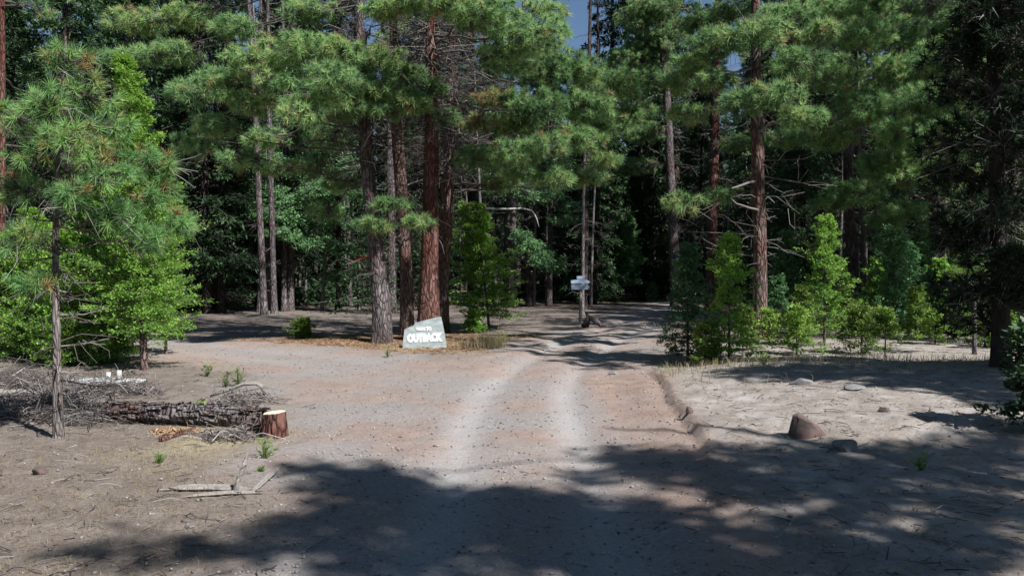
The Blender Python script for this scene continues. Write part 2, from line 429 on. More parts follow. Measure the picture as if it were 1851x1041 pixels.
# ------------------------------------------------------------------ ground sheet
def axis_y():
    v = [-60., -30, -15, -8, -4, -1, 1.5]; y = 2.5
    while y < 60: v.append(y); y += max(.05, y * .0085)
    while y < 260: v.append(y); y += 4
    return np.array(v + [300, 500, 1200.])
def axis_x():
    v = [0.]; x = 0
    while x < 60: x += max(.055, x * .025); v.append(x)
    v += [75, 100, 150, 300, 800.]
    v = np.array(v); return np.concatenate([-v[:0:-1], v])
def build_ground():
    X, Y = np.meshgrid(axis_x(), axis_y()); x = X.ravel(); y = Y.ravel(); z = hgt(x, y)
    near = sstep(26, 14, y) * sstep(14, 8, np.abs(x))
    road, track, lit, grass, forest, right = masks(x, y)
    z = z + (fbm(x * 7, y * 7, 3) - .5) * .03 * near * (1.2 - .8 * road) + (R.random(len(x)) - .5) * .008 * near
    nx = X.shape[1]; ny = X.shape[0]
    i = np.arange(ny - 1)[:, None] * nx + np.arange(nx - 1)[None, :]; i = i.ravel()
    F = np.stack([i, i + 1, i + nx + 1, i + nx], 1)
    xe = bank_edge(y)
    red = sstep(1.0, 1.3, x) * sstep(.25, -.05, x - xe) * sstep(15.5, 13.5, y) * .65
    red = np.maximum(red, road * sstep(.55, .7, fbm(x * .8 + 20, y * .35 + 8)) * .4 * (1 - track))
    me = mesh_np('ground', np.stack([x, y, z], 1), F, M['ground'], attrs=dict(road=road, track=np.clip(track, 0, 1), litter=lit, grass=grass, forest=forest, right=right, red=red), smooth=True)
    tag(link('ground', me), kind='structure')
build_ground()

# ------------------------------------------------------------------ trees
def trunk_mesh(name, P, r, mat, sides=18, flare=1.35, rough=.10, step=.22):
    P = np.asarray(P, float); r = np.asarray(r, float)
    z = P[:, 2]; zz = np.arange(z[0], z[-1] + step, step)
    Q = np.stack([np.interp(zz, z, P[:, 0]), np.interp(zz, z, P[:, 1]), zz], 1)
    k = 5
    if len(Q) > 12:
        for c in (0, 1):
            pad = np.pad(Q[:, c], k, mode='edge'); Q[:, c] = np.convolve(pad, np.ones(2 * k + 1) / (2 * k + 1), 'valid')
    rr = np.interp(zz, z, r)
    rr = rr * (1 + (flare - 1) * np.exp(-(zz - zz[0]) / .35))
    K = len(Q); a = np.linspace(0, 2 * np.pi, sides, endpoint=False)
    ox = R.random() * 99
    A, Z = np.meshgrid(a, zz)
    nn = fbm(np.cos(A) * 2.2 + ox + 5, Z * .9 + np.sin(A) * 2.2 + 5) - .5
    pl = fbm(np.cos(A) * 6 + ox + 9, Z * 3 + np.sin(A) * 6 + 9, 2) - .5
    lobes = 1 + .10 * np.cos(A * 5 + ox) * np.exp(-(Z - zz[0]) / .3)
    rad = rr[:, None] * (1 + nn * .22 + pl * rough * 1.6) * lobes
    V = np.stack([Q[:, 0:1] + rad * np.cos(A), Q[:, 1:2] + rad * np.sin(A), Z], 2).reshape(-1, 3)
    i = np.arange(K - 1)[:, None] * sides; j = np.arange(sides)[None, :]; j2 = (j + 1) % sides
    F = np.stack([(i + j).ravel(), (i + j2).ravel(), (i + sides + j2).ravel(), (i + sides + j).ravel()], 1)
    V = np.concatenate([V, [[Q[-1, 0], Q[-1, 1], zz[-1]]]]); t = (K - 1) * sides
    top = np.array([[t + q, t + (q + 1) % sides, len(V) - 1, len(V) - 1] for q in range(sides)])
    me = mesh_np(name, V, F, mat, smooth=True)
    me.materials.clear(); me.materials.append(mat)
    return me

def pad_foliage(BL, BW, start, tgt, rx, rz, ntuft, nneed, L, w, dead=False, limb_r=.035, brown=0.):
    """one limb curving from the trunk to a pad of needle tufts"""
    start = np.asarray(start, float); tgt = np.asarray(tgt, float)
    d = tgt - start; l = np.linalg.norm(d) + 1e-6
    t = np.linspace(0, 1, 8)[:, None]
    sag = np.sin(t * np.pi) * l * R.uniform(-.07, .10)
    P = start + d * t; P[:, 2] += sag[:, 0]; P += np.concatenate([np.zeros((1, 3)), R.normal(size=(7, 3)) * .03 * l ** .5])
    tube(BW, P, limb_r * (1 - .75 * t[:, 0]), 5, tint=R.uniform(.3, .6), cap=False)
    u = nrm(R.normal(size=(ntuft, 3))) * R.random((ntuft, 1)) ** .4
    C = tgt + u * [rx, rx * .9, rz]
    ti = np.clip(1 - .25 * min(1, rx / l) + ((C - tgt) @ nrm(d)) / l - R.random(ntuft) * .35 * min(1, rx / l), .15, 1.0)
    root = start + d * ti[:, None]
    out = nrm(C - root + 1e-3)
    sticks(BW, root, C, .010, .004, tint=R.uniform(.05, .5, ntuft), bend=.12)
    A = nrm(out + [0, 0, .55])
    tint = np.clip(R.normal(.5, .22, ntuft) + R.normal(0, .12), .02, .86)
    br = R.random(ntuft) < brown; tint[br] = R.uniform(.9, 1, br.sum())
    k = R.random(ntuft) < .85
    needles(BL, C[k], A[k], nneed, L, w, .6, tint[k])
    m = max(5, ntuft // 2)                       # bare hanging twigs under the pad
    i = R.integers(0, ntuft, m); e = root[i] + nrm(R.normal(size=(m, 3)) + out[i] - [0, 0, .7]) * R.uniform(.15, .5, (m, 1))
    sticks(BW, root[i], e, .007, .003, tint=R.uniform(.1, 1., m), bend=.12)

def dead_branches(BW, P, r, n, z0, z1, lmin, lmax, droop=.25, front=False):
    z = R.uniform(z0, z1, n)
    c = np.stack([np.interp(z, P[:, 2], P[:, 0]), np.interp(z, P[:, 2], P[:, 1]), z], 1)
    a = R.uniform(0, 2 * np.pi, n); l = R.uniform(lmin, lmax, n) ** 1.0
    d = np.stack([np.cos(a), np.sin(a), R.uniform(-droop * 2, droop, n)], 1)
    e = c + d * l[:, None]
    l = l * R.random(n) ** .7; e = c + d * l[:, None]; sticks(BW, c, e, .012, .005, R.uniform(0, .9, n), .08)
    for k in range(3):
        t = R.uniform(.3, .9, n)[:, None]; s = c + (e - c) * t
        e2 = s + nrm(d + R.normal(size=(n, 3)) * .8) * l[:, None] * .4 - [0, 0, .06]
        sticks(BW, s, e2, .006, .003, R.uniform(.2, .95, n), .12)

class Tree:
    def __init__(s, name, label, px, py, path=None, rpx=None, top=None, bark='bark_brown', cat='pine tree', Y=None, xyz=None, group=None, sides=18):
        s.base = at(px, py) if xyz is None else np.asarray(xyz, float)
        s.Y = s.base[1]; s.root = thing(name, s.base, label, cat, group)
        sc = s.Y / FPX
        if path is not None:
            rpx = [q * .81 for q in rpx]; P = [s.base + [0, 0, -.15]]; r = [rpx[0] * .5 * sc]
            for (qx, qy), q in zip(path, rpx[1:]):
                P.append(on(qx, qy, s.Y)); r.append(q * .5 * sc)
            s.P = np.array(P); s.r = np.array(r)
            if top:
                last = s.P[-1]; e = np.array([last[0] + (s.P[-1, 0] - s.P[-2, 0]) * .3, last[1], s.base[2] + top])
                if e[2] > last[2] + .3: s.P = np.vstack([s.P, e]); s.r = np.append(s.r, .02 + s.r[-1] * .12)
        s.bark = bark; s.sides = sides; s.BL = Buf(); s.BW = Buf()
    def tr(s, z):
        return np.array([np.interp(z, s.P[:, 2], s.P[:, 0]), np.interp(z, s.P[:, 2], s.P[:, 1]), z])
    def pad(s, px, py, dy, rx, rz, n=None, need=56, L=.19, w=.016, rise=None, brown=.02, limb_r=.032, dead=False):
        sc = (s.Y + dy) / FPX
        tgt = on(px, py, s.Y + dy); c = s.tr(tgt[2]); dist = np.linalg.norm((tgt - c)[:2])
        z0 = np.clip(tgt[2] + (R.uniform(-.15, .25) if rise is None else rise) * dist, s.P[0, 2] + .3, s.P[-1, 2] - .2)
        RX = rx * sc; RZ = rz * sc
        if n is None: n = int(max(12, 135 * RX * (RX + RZ)))
        pad_foliage(s.BL, s.BW, s.tr(z0), tgt, RX, RZ, n, need, L, w, limb_r=limb_r, brown=brown, dead=dead)
    def crown(s, z0, z1, n, rmax, rpad=.55, need=18, L=.2, w=.02, ntuft=22, a0=0, a1=2 * np.pi, k=1.):
        for i in range(n):
            z = z0 + (z1 - z0) * ((i + R.random()) / n); f = 1 - .75 * ((z - z0) / (z1 - z0)) ** k
            a = R.uniform(a0, a1); rr = rmax * f * R.uniform(.55, 1.05)
            c = s.tr(z); tgt = c + [math.cos(a) * rr, math.sin(a) * rr, R.uniform(-.15, .35) * rr]
            pad_foliage(s.BL, s.BW, c, tgt, rpad * (.5 + .6 * f), .28 * (.6 + .5 * f), ntuft, need, L, w, brown=.03)
    def shade(s, pts, h0, h1, reach=3.6, r=.5, nt=22, need=16, L=.2, w=.03, back=None):
        k = math.cos(SUN_EL) / math.sin(SUN_EL)
        for p in pts:
            if p[3]: continue
            hs = np.linspace(h0, h1, 12); q = np.stack([p[0] + SUN_H[0] * hs * k, p[1] + SUN_H[1] * hs * k, hs], 1)
            d = np.hypot(q[:, 0] - s.base[0], q[:, 1] - s.base[1]) + R.random(12) * .8 + (20 * (q[:, 1] < s.base[1] - back) if back is not None else 0); i = int(np.argmin(d))
            if d[i] > reach: continue
            p[3] = 1; tg = q[i] + [0, 0, p[2]]; c = s.tr(np.clip(tg[2] + R.uniform(-.2, .2) * d[i], s.P[0, 2] + 1, s.P[-1, 2]))
            pad_foliage(s.BL, s.BW, c, tg, r * R.uniform(.8, 1.2), .22, nt, need, L, w, limb_r=.03)
    def dead(s, n, z0, z1, a, b): dead_branches(s.BW, s.P, s.r, n, z0, z1, a, b)
    def done(s, leaf='pine', twig='twigs'):
        off = s.base
        Pl = s.P - off
        me = trunk_mesh('trunk', Pl, s.r, M[s.bark], s.sides)
        link('trunk', me, s.root)
        if s.BL.n:
            m = s.BL.mesh('crown', M[leaf]); m.transform(__import__('mathutils').Matrix.Translation(Vector(-off))); link('crown', m, s.root)
        if s.BW.n:
            m = s.BW.mesh('branches', M[twig]); m.transform(__import__('mathutils').Matrix.Translation(Vector(-off)))
            tag(link('branches', m, s.root), kind='stuff')
        return s.root

def padx(t, a, **kw):
    if len(a) > 5: kw['brown'] = a[-1]
    t.pad(*a[:5], **kw)
# --- generic proto builders in local space
def conifer_spray(BL, BW, H, z0, rbase, nb, nt, leafL, leafw, prof=1.0, droop=.25, per=5, up=.0, jitter=.25, tdark=0., twig_r=.010):
    """layered branches with flat sprays (fir, cedar)"""
    i = np.arange(nb); z = z0 + (H - z0) * ((i + R.random(nb)) / nb) ** 1.0
    rel = (z - z0) / (H - z0)
    ln = rbase * (1 - rel) ** prof * R.uniform(1 - jitter * 1.6, 1 + jitter * .5, nb) + .06
    a = i * 2.399 + R.normal(0, .3, nb)
    ln = ln * (1 + jitter * 1.2 * np.sin(a * 2 + z * 3.1 / max(.3, H * .12)) * np.cos(z * 9 / H + a))
    d = np.stack([np.cos(a), np.sin(a), -droop + up * rel + R.normal(0, .08, nb)], 1)
    c = np.stack([np.zeros(nb), np.zeros(nb), z], 1)
    e = c + d * ln[:, None]
    sticks(BW, c, e, twig_r * (0.6 + ln), .004, R.uniform(.1, .5, nb), .03)
    t = R.random((nb, nt)) ** .65 * .92 + .1
    s = c[:, None, :] + (e - c)[:, None, :] * t[..., None]
    side = np.cross(d, [0, 0, 1.]); side = nrm(side)
    sg = np.where(R.random((nb, nt)) < .5, -1, 1)[..., None]
    td = nrm(d[:, None, :] * .8 + side[:, None, :] * sg * R.uniform(.3, 1.2, (nb, nt, 1)) + R.normal(0, .16, (nb, nt, 3)))
    tl = ln[:, None] * .45 * (1.15 - t) + leafL * .7
    # leaves along each twig
    q = R.random((nb, nt, per)); p = s[:, :, None, :] + td[:, :, None, :] * (tl[:, :, None] * q)[..., None]
    p = p + R.normal(0, .02 + .03 * leafL, p.shape)
    p[..., 2] -= (tl[:, :, None] * q) * .12
    ld = nrm(td[:, :, None, :] + R.normal(0, .55, p.shape))
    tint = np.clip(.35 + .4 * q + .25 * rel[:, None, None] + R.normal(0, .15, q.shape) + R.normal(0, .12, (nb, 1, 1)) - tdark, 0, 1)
    n = nb * nt * per
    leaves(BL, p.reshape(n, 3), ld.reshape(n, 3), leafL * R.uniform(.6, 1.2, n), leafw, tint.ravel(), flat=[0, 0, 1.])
def fir_proto(name, label, cat, H, z0, rb, nb, nt, LL, lw, leaf='firdark', bark='bark_dark', tr=.2, prof=.8, droop=.3, per=5, deadn=30, lean=0, loc=(0, 0, 0), up=0, sides=10):
    root = thing(name, loc, label, cat)
    P = np.array([[0, 0, -.3], [lean * .3, 0, H * .4], [lean, 0, H]]); r = np.array([tr, tr * .75, .02])
    link('trunk', trunk_mesh('trunk', P, r, M[bark], sides, step=.5 if H > 6 else .2), root)
    BL = Buf(); BW = Buf()
    conifer_spray(BL, BW, H, z0, rb, nb, nt, LL, lw, prof, droop, per, up)
    if deadn: dead_branches(BW, P, r, deadn, .8, max(z0 + 2, 2), .4, 1.6)
    link('crown', BL.mesh('crown', M[leaf]), root)
    tag(link('branches', BW.mesh('branches', M['twigs']), root), kind='stuff')
    return root
def pine_proto(name, label, cat, H, z0, rb, nl, leaf='pine', bark='bark_brown', tr=.22, nt=20, need=14, L=.26, w=.035, deadn=26, pad=.7, loc=(0, 0, 0)):
    root = thing(name, loc, label, cat)
    P = np.array([[0, 0, -.3], [R.normal(0, .1), R.normal(0, .1), H * .4], [R.normal(0, .15), 0, H]]); r = np.array([tr, tr * .8, .03])
    link('trunk', trunk_mesh('trunk', P, r, M[bark], 12, step=.45), root)
    BL = Buf(); BW = Buf()
    for i in range(nl):
        z = z0 + (H - z0) * ((i + R.random()) / nl); f = 1 - .7 * ((z - z0) / (H - z0)) ** 1.4
        a = R.uniform(0, 6.283); rr = rb * f * R.uniform(.5, 1.05)
        pad_foliage(BL, BW, [0, 0, z], [math.cos(a) * rr, math.sin(a) * rr, z + R.uniform(-.2, .35) * rr], pad * (.5 + .6 * f), .3 * (.6 + .6 * f), nt, need, L, w, brown=.03)
    if deadn: dead_branches(BW, P, r, deadn, 1, z0 + 2, .5, 1.8)
    link('crown', BL.mesh('crown', M[leaf]), root)
    tag(link('branches', BW.mesh('branches', M['twigs']), root), kind='stuff')
    return root
def pole_proto(name, label, cat, H, tr, bark='bark_pale', deadn=50, loc=(0, 0, 0)):
    root = thing(name, loc, label, cat)
    P = np.array([[0, 0, -.3], [R.normal(0, .12), R.normal(0, .1), H * .5], [R.normal(0, .3), 0, H]]); r = np.array([tr, tr * .8, .03])
    link('trunk', trunk_mesh('trunk', P, r, M[bark], 9, step=.6), root)
    BW = Buf(); dead_branches(BW, P, r, deadn, .8, H, .3, 1.3)
    tag(link('branches', BW.mesh('branches', M['twigs']), root), kind='stuff')
    return root

def in_poly(x, y, poly):
    c = False; n = len(poly)
    for i in range(n):
        (x0, y0), (x1, y1) = poly[i], poly[i - 1]
        if (y0 > y) != (y1 > y) and x < (x1 - x0) * (y - y0) / (y1 - y0) + x0: c = not c
    return c
def region(poly, step, holes=(), extra=0., keep=1.):
    W = [at(*p) for p in poly]; xs = [p[0] for p in W]; ys = [p[1] for p in W]; W = [(p[0], p[1]) for p in W]; H = []
    for (px, py, rx) in holes:
        h = at(px, py); H.append((h[0], h[1], rx * h[1] / FPX))
    out = []
    for gx in np.arange(min(xs), max(xs), step):
        for gy in np.arange(min(ys), max(ys), step):
            x = gx + R.uniform(-.35, .35) * step; y = gy + R.uniform(-.35, .35) * step
            if not in_poly(x, y, W) or R.random() > keep: continue
            if any((x - a) ** 2 + ((y - b)) ** 2 < r * r for a, b, r in H): continue
            out.append([x, y, float(hgt(x, y)), 0])
    return out
# where the photograph's ground lies in shade: limbs of real trees are grown on the sun side of these places
REG_MAIN = region([(540, 815), (680, 858), (850, 893), (960, 880), (1060, 912), (1250, 950), (1420, 965), (1851, 960), (1851, 1041), (380, 1041), (520, 960), (585, 890)], .35,
                  [(790, 908, 22), (800, 985, 42), (1040, 1000, 36), (1160, 985, 40), (1540, 965, 70), (540, 1000, 25)])
REG_MAIN += region([(130, 975), (300, 985), (420, 960), (470, 1041), (60, 1041)], .45, keep=.7)
REG_RIGHT = region([(1085, 815), (1240, 825), (1450, 818), (1600, 832), (1760, 810), (1851, 770), (1851, 960), (1680, 930), (1600, 905), (1450, 940), (1250, 905), (1130, 870)], .38, [(1330, 880, 22), (1700, 880, 30), (1230, 870, 20)], keep=.9)
REG_BAND = region([(1320, 664), (1550, 660), (1851, 655), (1851, 745), (1700, 705), (1500, 692), (1350, 678)], .38)
REG_ROAD = region([(985, 642), (1060, 632), (1120, 640), (1125, 668), (1080, 668)], .5, keep=.75)
REG_CLEAR = region([(985, 575), (1200, 572), (1200, 632), (1100, 628), (1000, 606)], .9, keep=.85)
REG_L = region([(380, 578), (660, 578), (690, 612), (600, 616), (400, 600)], 1.0, keep=.75)

REG_FAR = [[x + R.uniform(-.3, .3), y + R.uniform(-.3, .3), 0., 0] for x in np.arange(-13, 15, .95) for y in np.arange(25.5, 46, 1.0) if R.random() < .8]
# =================================================================== CENTRAL PINES
t = Tree('pine_tree', 'grey-brown pine trunk with orange ribbon, leftmost of the big trunks behind the OUTBACK sign', 692, 619,
         [(690, 560), (688, 500), (680, 450), (672, 400), (666, 330), (660, 250), (652, 120), (647, 0)], [42, 40, 36, 34, 34, 31, 29, 24, 20], top=13.5, bark='bark_grey', sides=28)
for a in [(400, 150, -1, 60, 28), (460, 108, -1.5, 60, 26), (540, 88, -2, 70, 28), (450, 185, -1, 50, 22), (385, 228, -.5, 50, 22), (560, 190, -2, 55, 24),
          (600, 140, -2.5, 55, 26), (345, 165, 0, 45, 20), (620, 90, -2, 45, 24), (430, 50, 0, 50, 20), (310, 95, 1, 60, 20), (235, 105, 1, 55, 16),
          (560, 20, 0, 60, 18), (480, 250, 1, 45, 18), (600, 250, 2, 50, 22), (560, 300, 2.5, 45, 22), (430, 290, 1.5, 45, 20), (350, 260, 2, 45, 22), (500, 300, 2, 40, 18), (620, 330, 3, 40, 20), (590, 380, 3, 36, 18), (500, 150, -2, 45, 18), (545, 205, -2.6, 40, 20),
          (700, 14, -2, 50, 18), (345, 30, 1, 60, 22), (250, 40, 1.5, 60, 22)]: padx(t, a)
t.shade(REG_L, 9.5, 13, 4.5, back=1.5); t.shade(REG_FAR, 9.5, 13, 5, .8, back=1.0); t.crown(9.3, 13, 9, 1.6)
t.dead(60, 1.5, 8, .4, 1.6); t.dead(160, 4.2, 8.6, .5, 2.4)
t.done()
t = Tree('pine_tree', 'slim pinkish-brown pine trunk just left of the OUTBACK sign, between two thicker trunks', 736, 606,
         [(736, 540), (733, 470), (729, 400), (722, 300), (716, 210), (712, 100), (710, 0)], [30, 29, 27, 26, 27, 25, 20, 16], top=15, bark='bark_brown', sides=24)
for a in [(690, 105, -2.5, 50, 24), (672, 165, -3, 65, 26), (740, 185, -3, 50, 22), (772, 158, -2.5, 40, 20), (625, 190, -3.2, 60, 24), (590, 200, -3, 50, 20),
          (712, 368, -2.5, 42, 13), (672, 402, -2.6, 38, 11), (755, 398, -2.6, 32, 11), (700, 200, -3, 40, 18), (800, 210, -2, 40, 15), (690, 412, -2.4, 26, 9),
          (730, 130, -2.5, 40, 20), (640, 130, -2.4, 50, 22)]: padx(t, a, limb_r=.022)
t.crown(9.5, 12.5, 6, 1.3); t.dead(60, 2, 8.5, .3, 1.3)
t.done()
t = Tree('pine_tree', 'thick red-barked pine trunk directly behind the OUTBACK sign', 774, 617,
         [(774, 570), (776, 500), (778, 450), (778, 380), (780, 300), (780, 240), (779, 120), (778, 0)], [58, 50, 42, 38, 34, 33, 30, 24, 20], top=15, bark='bark_red', sides=30)
for a in [(800, 6, -2, 70, 22), (880, 26, -2, 80, 28), (960, 62, -2, 75, 36), (915, 105, -1.5, 60, 26), (740, 6, -2, 55, 18),
          (990, 18, -1, 40, 18)]: padx(t, a)
t.shade(REG_L, 9.5, 13.5, back=1.5); t.shade(REG_FAR, 9.5, 14, 5, .8, back=1.0); t.crown(10, 14, 8, 1.4); t.dead(90, 2.5, 8.5, .4, 1.9); t.dead(260, 5, 8.8, .6, 2.6)
t.done()
t = Tree('pine_tree', 'leaning dark pine trunk crossing close behind the thick red-barked trunk', 797, 600,
         [(800, 540), (801, 480), (806, 400), (812, 320), (815, 230), (816, 120), (815, 0)], [34, 28, 27, 29, 27, 24, 20, 16], top=16, bark='bark_brown', sides=24)
for a in [(1000, 125, -1, 75, 42), (1055, 185, -1, 62, 36), (965, 190, -1.5, 65, 30), (900, 178, -1, 50, 16, None, 30, .19, .012, None, .6), (1040, 255, -1, 60, 26), (1100, 228, 0, 45, 26),
          (862, 285, -2, 45, 24), (925, 278, -2, 60, 26), (985, 262, -2, 50, 22), (1000, 320, -1, 42, 18), (1120, 150, 0, 50, 36), (930, 225, -1, 55, 18),
          (1050, 125, -1, 50, 22), (860, 220, 0, 40, 14, None, 30, .19, .012, None, .7), (1090, 290, 0, 36, 16), (1060, 320, 1, 40, 16), (900, 330, 1.5, 40, 16), (940, 315, -1, 40, 14), (1150, 200, .5, 40, 26)]: padx(t, (a[0], a[1], a[2] - 2.2) + a[3:])
t.crown(9.8, 12.5, 6, 1.4); t.dead(90, 2.5, 8.5, .4, 2.2); t.dead(320, 4.5, 8.8, .6, 3.2)
t.done()
t = Tree('pine_tree', 'pale grey trunk seen between the orange-ribboned pine and the slim pinkish trunk', 709, 566,
         [(709, 480), (707, 380), (705, 250), (704, 0)], [22, 20, 19, 17, 14], top=22, bark='bark_grey')
t.crown(9, 20, 24, 2.4, w=.03); t.dead(60, 2, 9, .4, 1.6); t.done()

# orange ribbon tied to a twig of the first pine
rb = thing('flagging_ribbon', on(664, 466, 19.9), 'bright orange-red flagging ribbon tied to a twig on the leftmost big pine trunk', 'ribbon')
B_ = Buf()
o_ = np.array(rb.location)
pp = [on(x, y, 19.85) - o_ for x, y in [(668, 461), (662, 465), (656, 467), (650, 468), (641, 472)]]
V_ = []
for i, p in enumerate(pp): V_ += [p + [0, .012 * math.sin(i * 2.), .018 + .01 * (i % 2)], p + [0, -.012, -.02 - .014 * ((i + 1) % 2)]]
F_ = [[2 * i, 2 * i + 1, 2 * i + 3] for i in range(4)] + [[2 * i, 2 * i + 3, 2 * i + 2] for i in range(4)]
B_.add(V_, F_); link('ribbon_tail', B_.mesh('ribbon_tail', M['ribbon']), rb)
B_ = Buf(); sticks(B_, [on(676, 458, 20) - o_], [on(646, 471, 19.87) - o_], .012, .006, .4)
link('twig', B_.mesh('twig', M['twigs']), rb)

# =================================================================== RIGHT PINES
t = Tree('pine_tree', 'dark-trunked pine with bushy bright pads, right behind the bright green young cedar', 1374, 613,
         [(1374, 540), (1374, 460), (1372, 380), (1370, 300), (1368, 200), (1366, 100), (1365, 0)], [34, 32, 30, 28, 27, 25, 22, 18], top=15, bark='bark_brown', sides=22)
for a in [(1245, 120, -1, 45, 22), (1300, 75, -1.5, 55, 26), (1370, 60, -2, 60, 28), (1225, 150, -.5, 40, 18), (1290, 145, -1.5, 45, 18), (1340, 185, -2, 50, 22), (1405, 170, -2.5, 55, 26),
          (1235, 365, -1.5, 42, 20), (1300, 350, -1.5, 30, 12), (1440, 110, -2, 55, 26), (1250, 205, 0, 45, 16), (1450, 210, -2.5, 45, 22), (1420, 30, -1, 60, 22), (1480, 60, -1.5, 50, 22)]: padx(t, a, L=.2, brown=.02)
t.shade(REG_FAR, 9.5, 14, 5.5, .8, back=1.0); t.crown(9, 13, 9, 1.8); t.dead(60, 2, 8, .5, 2.2); t.done()
t = Tree('pine_tree', 'grey pine trunk in the right half with rust-tinged pads, between two bright young cedars', 1543, 572,
         [(1540, 480), (1537, 400), (1533, 300), (1530, 180), (1528, 60), (1528, 0)], [28, 26, 24, 22, 20, 17, 15], top=20, bark='bark_grey', sides=22)
for a in [(1500, 130, -6, 60, 30), (1560, 60, -6, 60, 30), (1620, 130, -6, 65, 34), (1560, 190, -6, 60, 34), (1630, 240, -7, 60, 34), (1700, 100, -6, 60, 34), (1500, 250, -4, 50, 24),
          (1470, 215, -4, 40, 16, None, 30, .2, .014, None, .4), (1560, 215, -6, 36, 12, None, 30, .2, .014, None, .6), (1540, 350, -3, 55, 26), (1500, 365, -3, 40, 18), (1620, 60, -5, 60, 30), (1740, 190, -6, 50, 30),
          (1720, 50, -5, 55, 30), (1420, 250, -2, 45, 18), (1600, 300, -6, 55, 28), (1650, 310, -6.5, 60, 30), (1690, 300, -6, 55, 26), (1580, 10, -4, 60, 20), (1680, 10, -4, 60, 20), (1500, 20, -3, 60, 20)]: padx(t, a, L=.21, w=.015)
t.shade(REG_FAR, 12, 18, 6, .8, back=1.0); t.crown(12, 20, 18, 2.3, w=.03); t.dead(80, 2, 11, .5, 2.5); t.done()
t = Tree('pine_tree', 'grey trunk behind the round-topped bright young pine near the right edge', 1690, 588,
         [(1690, 500), (1690, 420), (1688, 300), (1686, 100), (1686, 0)], [26, 24, 22, 20, 17, 14], top=17, bark='bark_grey', sides=20)
for a in [(1750, 260, -3, 50, 28), (1770, 130, -3, 50, 34), (1760, 60, -3, 50, 28), (1660, 180, -4, 60, 32), (1690, 240, -4, 60, 30), (1720, 330, -3, 45, 20), (1640, 380, -2, 50, 18), (1700, 180, -4, 50, 28),
          (1600, 400, -1, 40, 14), (1740, 310, -3, 35, 14)]: padx(t, a, L=.21, w=.014)
t.shade(REG_FAR, 11, 16, 6, .8, back=1.0); t.crown(10, 14, 8, 1.8); t.dead(110, 2, 8, .6, 2.4); t.done()
t = Tree('pine_tree', 'red-barked trunk in the right half, rising from behind the bright green young cedar', 1284, 562,
         [(1286, 480), (1288, 400), (1291, 300), (1294, 180), (1297, 60), (1298, 0)], [24, 21, 20, 19, 17, 15, 14], top=24, bark='bark_red', sides=22)
for a in [(1320, 20, -2, 50, 24), (1330, 260, -2, 35, 14), (1270, 40, 0, 50, 20)]: padx(t, a, w=.018)
t.crown(11, 24, 30, 2.8, w=.035); t.dead(120, 3, 11, .5, 2.2); t.done()
t = Tree('pine_tree', 'pale sunlit trunk, first tall trunk to the right of the clearing with the signpost', 1222, 553,
         [(1220, 480), (1216, 400), (1212, 320), (1207, 200), (1196, 60), (1192, 0)], [24, 22, 21, 19, 18, 16, 14], top=26, bark='bark_grey', sides=20)
for a in [(1170, 80, 0, 45, 26), (1150, 300, 1, 40, 16), (1165, 240, 0, 40, 20), (1150, 30, 0, 42, 26), (1185, 10, -1, 50, 26), (1135, 110, 0, 45, 24), (1180, 140, 0, 50, 24), (1215, 60, -1, 40, 24), (1140, 160, 0, 44, 22)]: padx(t, a, w=.02)
t.crown(12, 26, 30, 2.9, w=.035); t.dead(90, 3, 12, .5, 2.0); t.done()
t = Tree('pine_tree', 'big dark tree filling the right edge of the view', 1812, 664,
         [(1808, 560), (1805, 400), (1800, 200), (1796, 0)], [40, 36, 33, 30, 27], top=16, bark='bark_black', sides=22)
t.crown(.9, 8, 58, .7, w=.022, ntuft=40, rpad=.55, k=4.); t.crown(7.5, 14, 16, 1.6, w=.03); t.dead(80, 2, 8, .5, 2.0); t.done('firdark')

# left trunks
t = Tree('pine_tree', 'dark reddish trunk standing right of the left-hand young cedars', 338, 561,
         [(334, 450), (330, 300), (328, 150), (325, 0)], [24, 22, 20, 18, 16], top=24, bark='bark_red', sides=18)
t.crown(9, 24, 34, 3.2, w=.035); t.dead(90, 2, 11, .5, 2.4); t.done()
t = Tree('pine_tree', 'reddish trunk cut off by the left edge of the view', 2, 600,
         [(3, 500), (4, 400), (4, 200), (4, 0)], [18, 15, 14, 13, 12], top=17, bark='bark_red', sides=18)
t.crown(5, 17, 26, 2.4, w=.02); t.dead(40, 2, 6, .5, 1.6); t.done()

# near young pine at the left
t = Tree('young_pine', 'near young pine with thin trunk and long soft needles, standing in the left brush pile', 106, 792,
         [(104, 700), (103, 600), (99, 480), (96, 340), (110, 200), (125, 100)], [21, 19, 17, 14, 11, 8, 5], bark='bark_young', sides=16)
for a in [(125, 100, 0, 45, 30), (150, 170, .1, 60, 40), (90, 190, -.2, 50, 36), (200, 230, .1, 55, 36), (130, 250, -.3, 60, 36), (60, 270, 0, 55, 36), (240, 290, .2, 55, 34), (180, 310, -.3, 55, 34), (30, 340, .2, 45, 32),
          (280, 350, .3, 45, 28), (215, 390, .1, 50, 28), (30, 430, -.3, 45, 28), (130, 350, -.5, 45, 26), (270, 430, .2, 45, 26), (60, 510, -.2, 40, 20), (25, 210, .4, 40, 30),
           (290, 300, .3, 40, 26), (320, 400, .3, 30, 22)]:
    padx(t, a, n=int(16 + a[3] * .30), need=64, L=.145, w=.0062, rise=-.25, limb_r=.010, brown=.09)
dead_branches(t.BW, t.P, t.r, 46, .5, 3.0, .3, .9, .12)
t.done('pine_left')

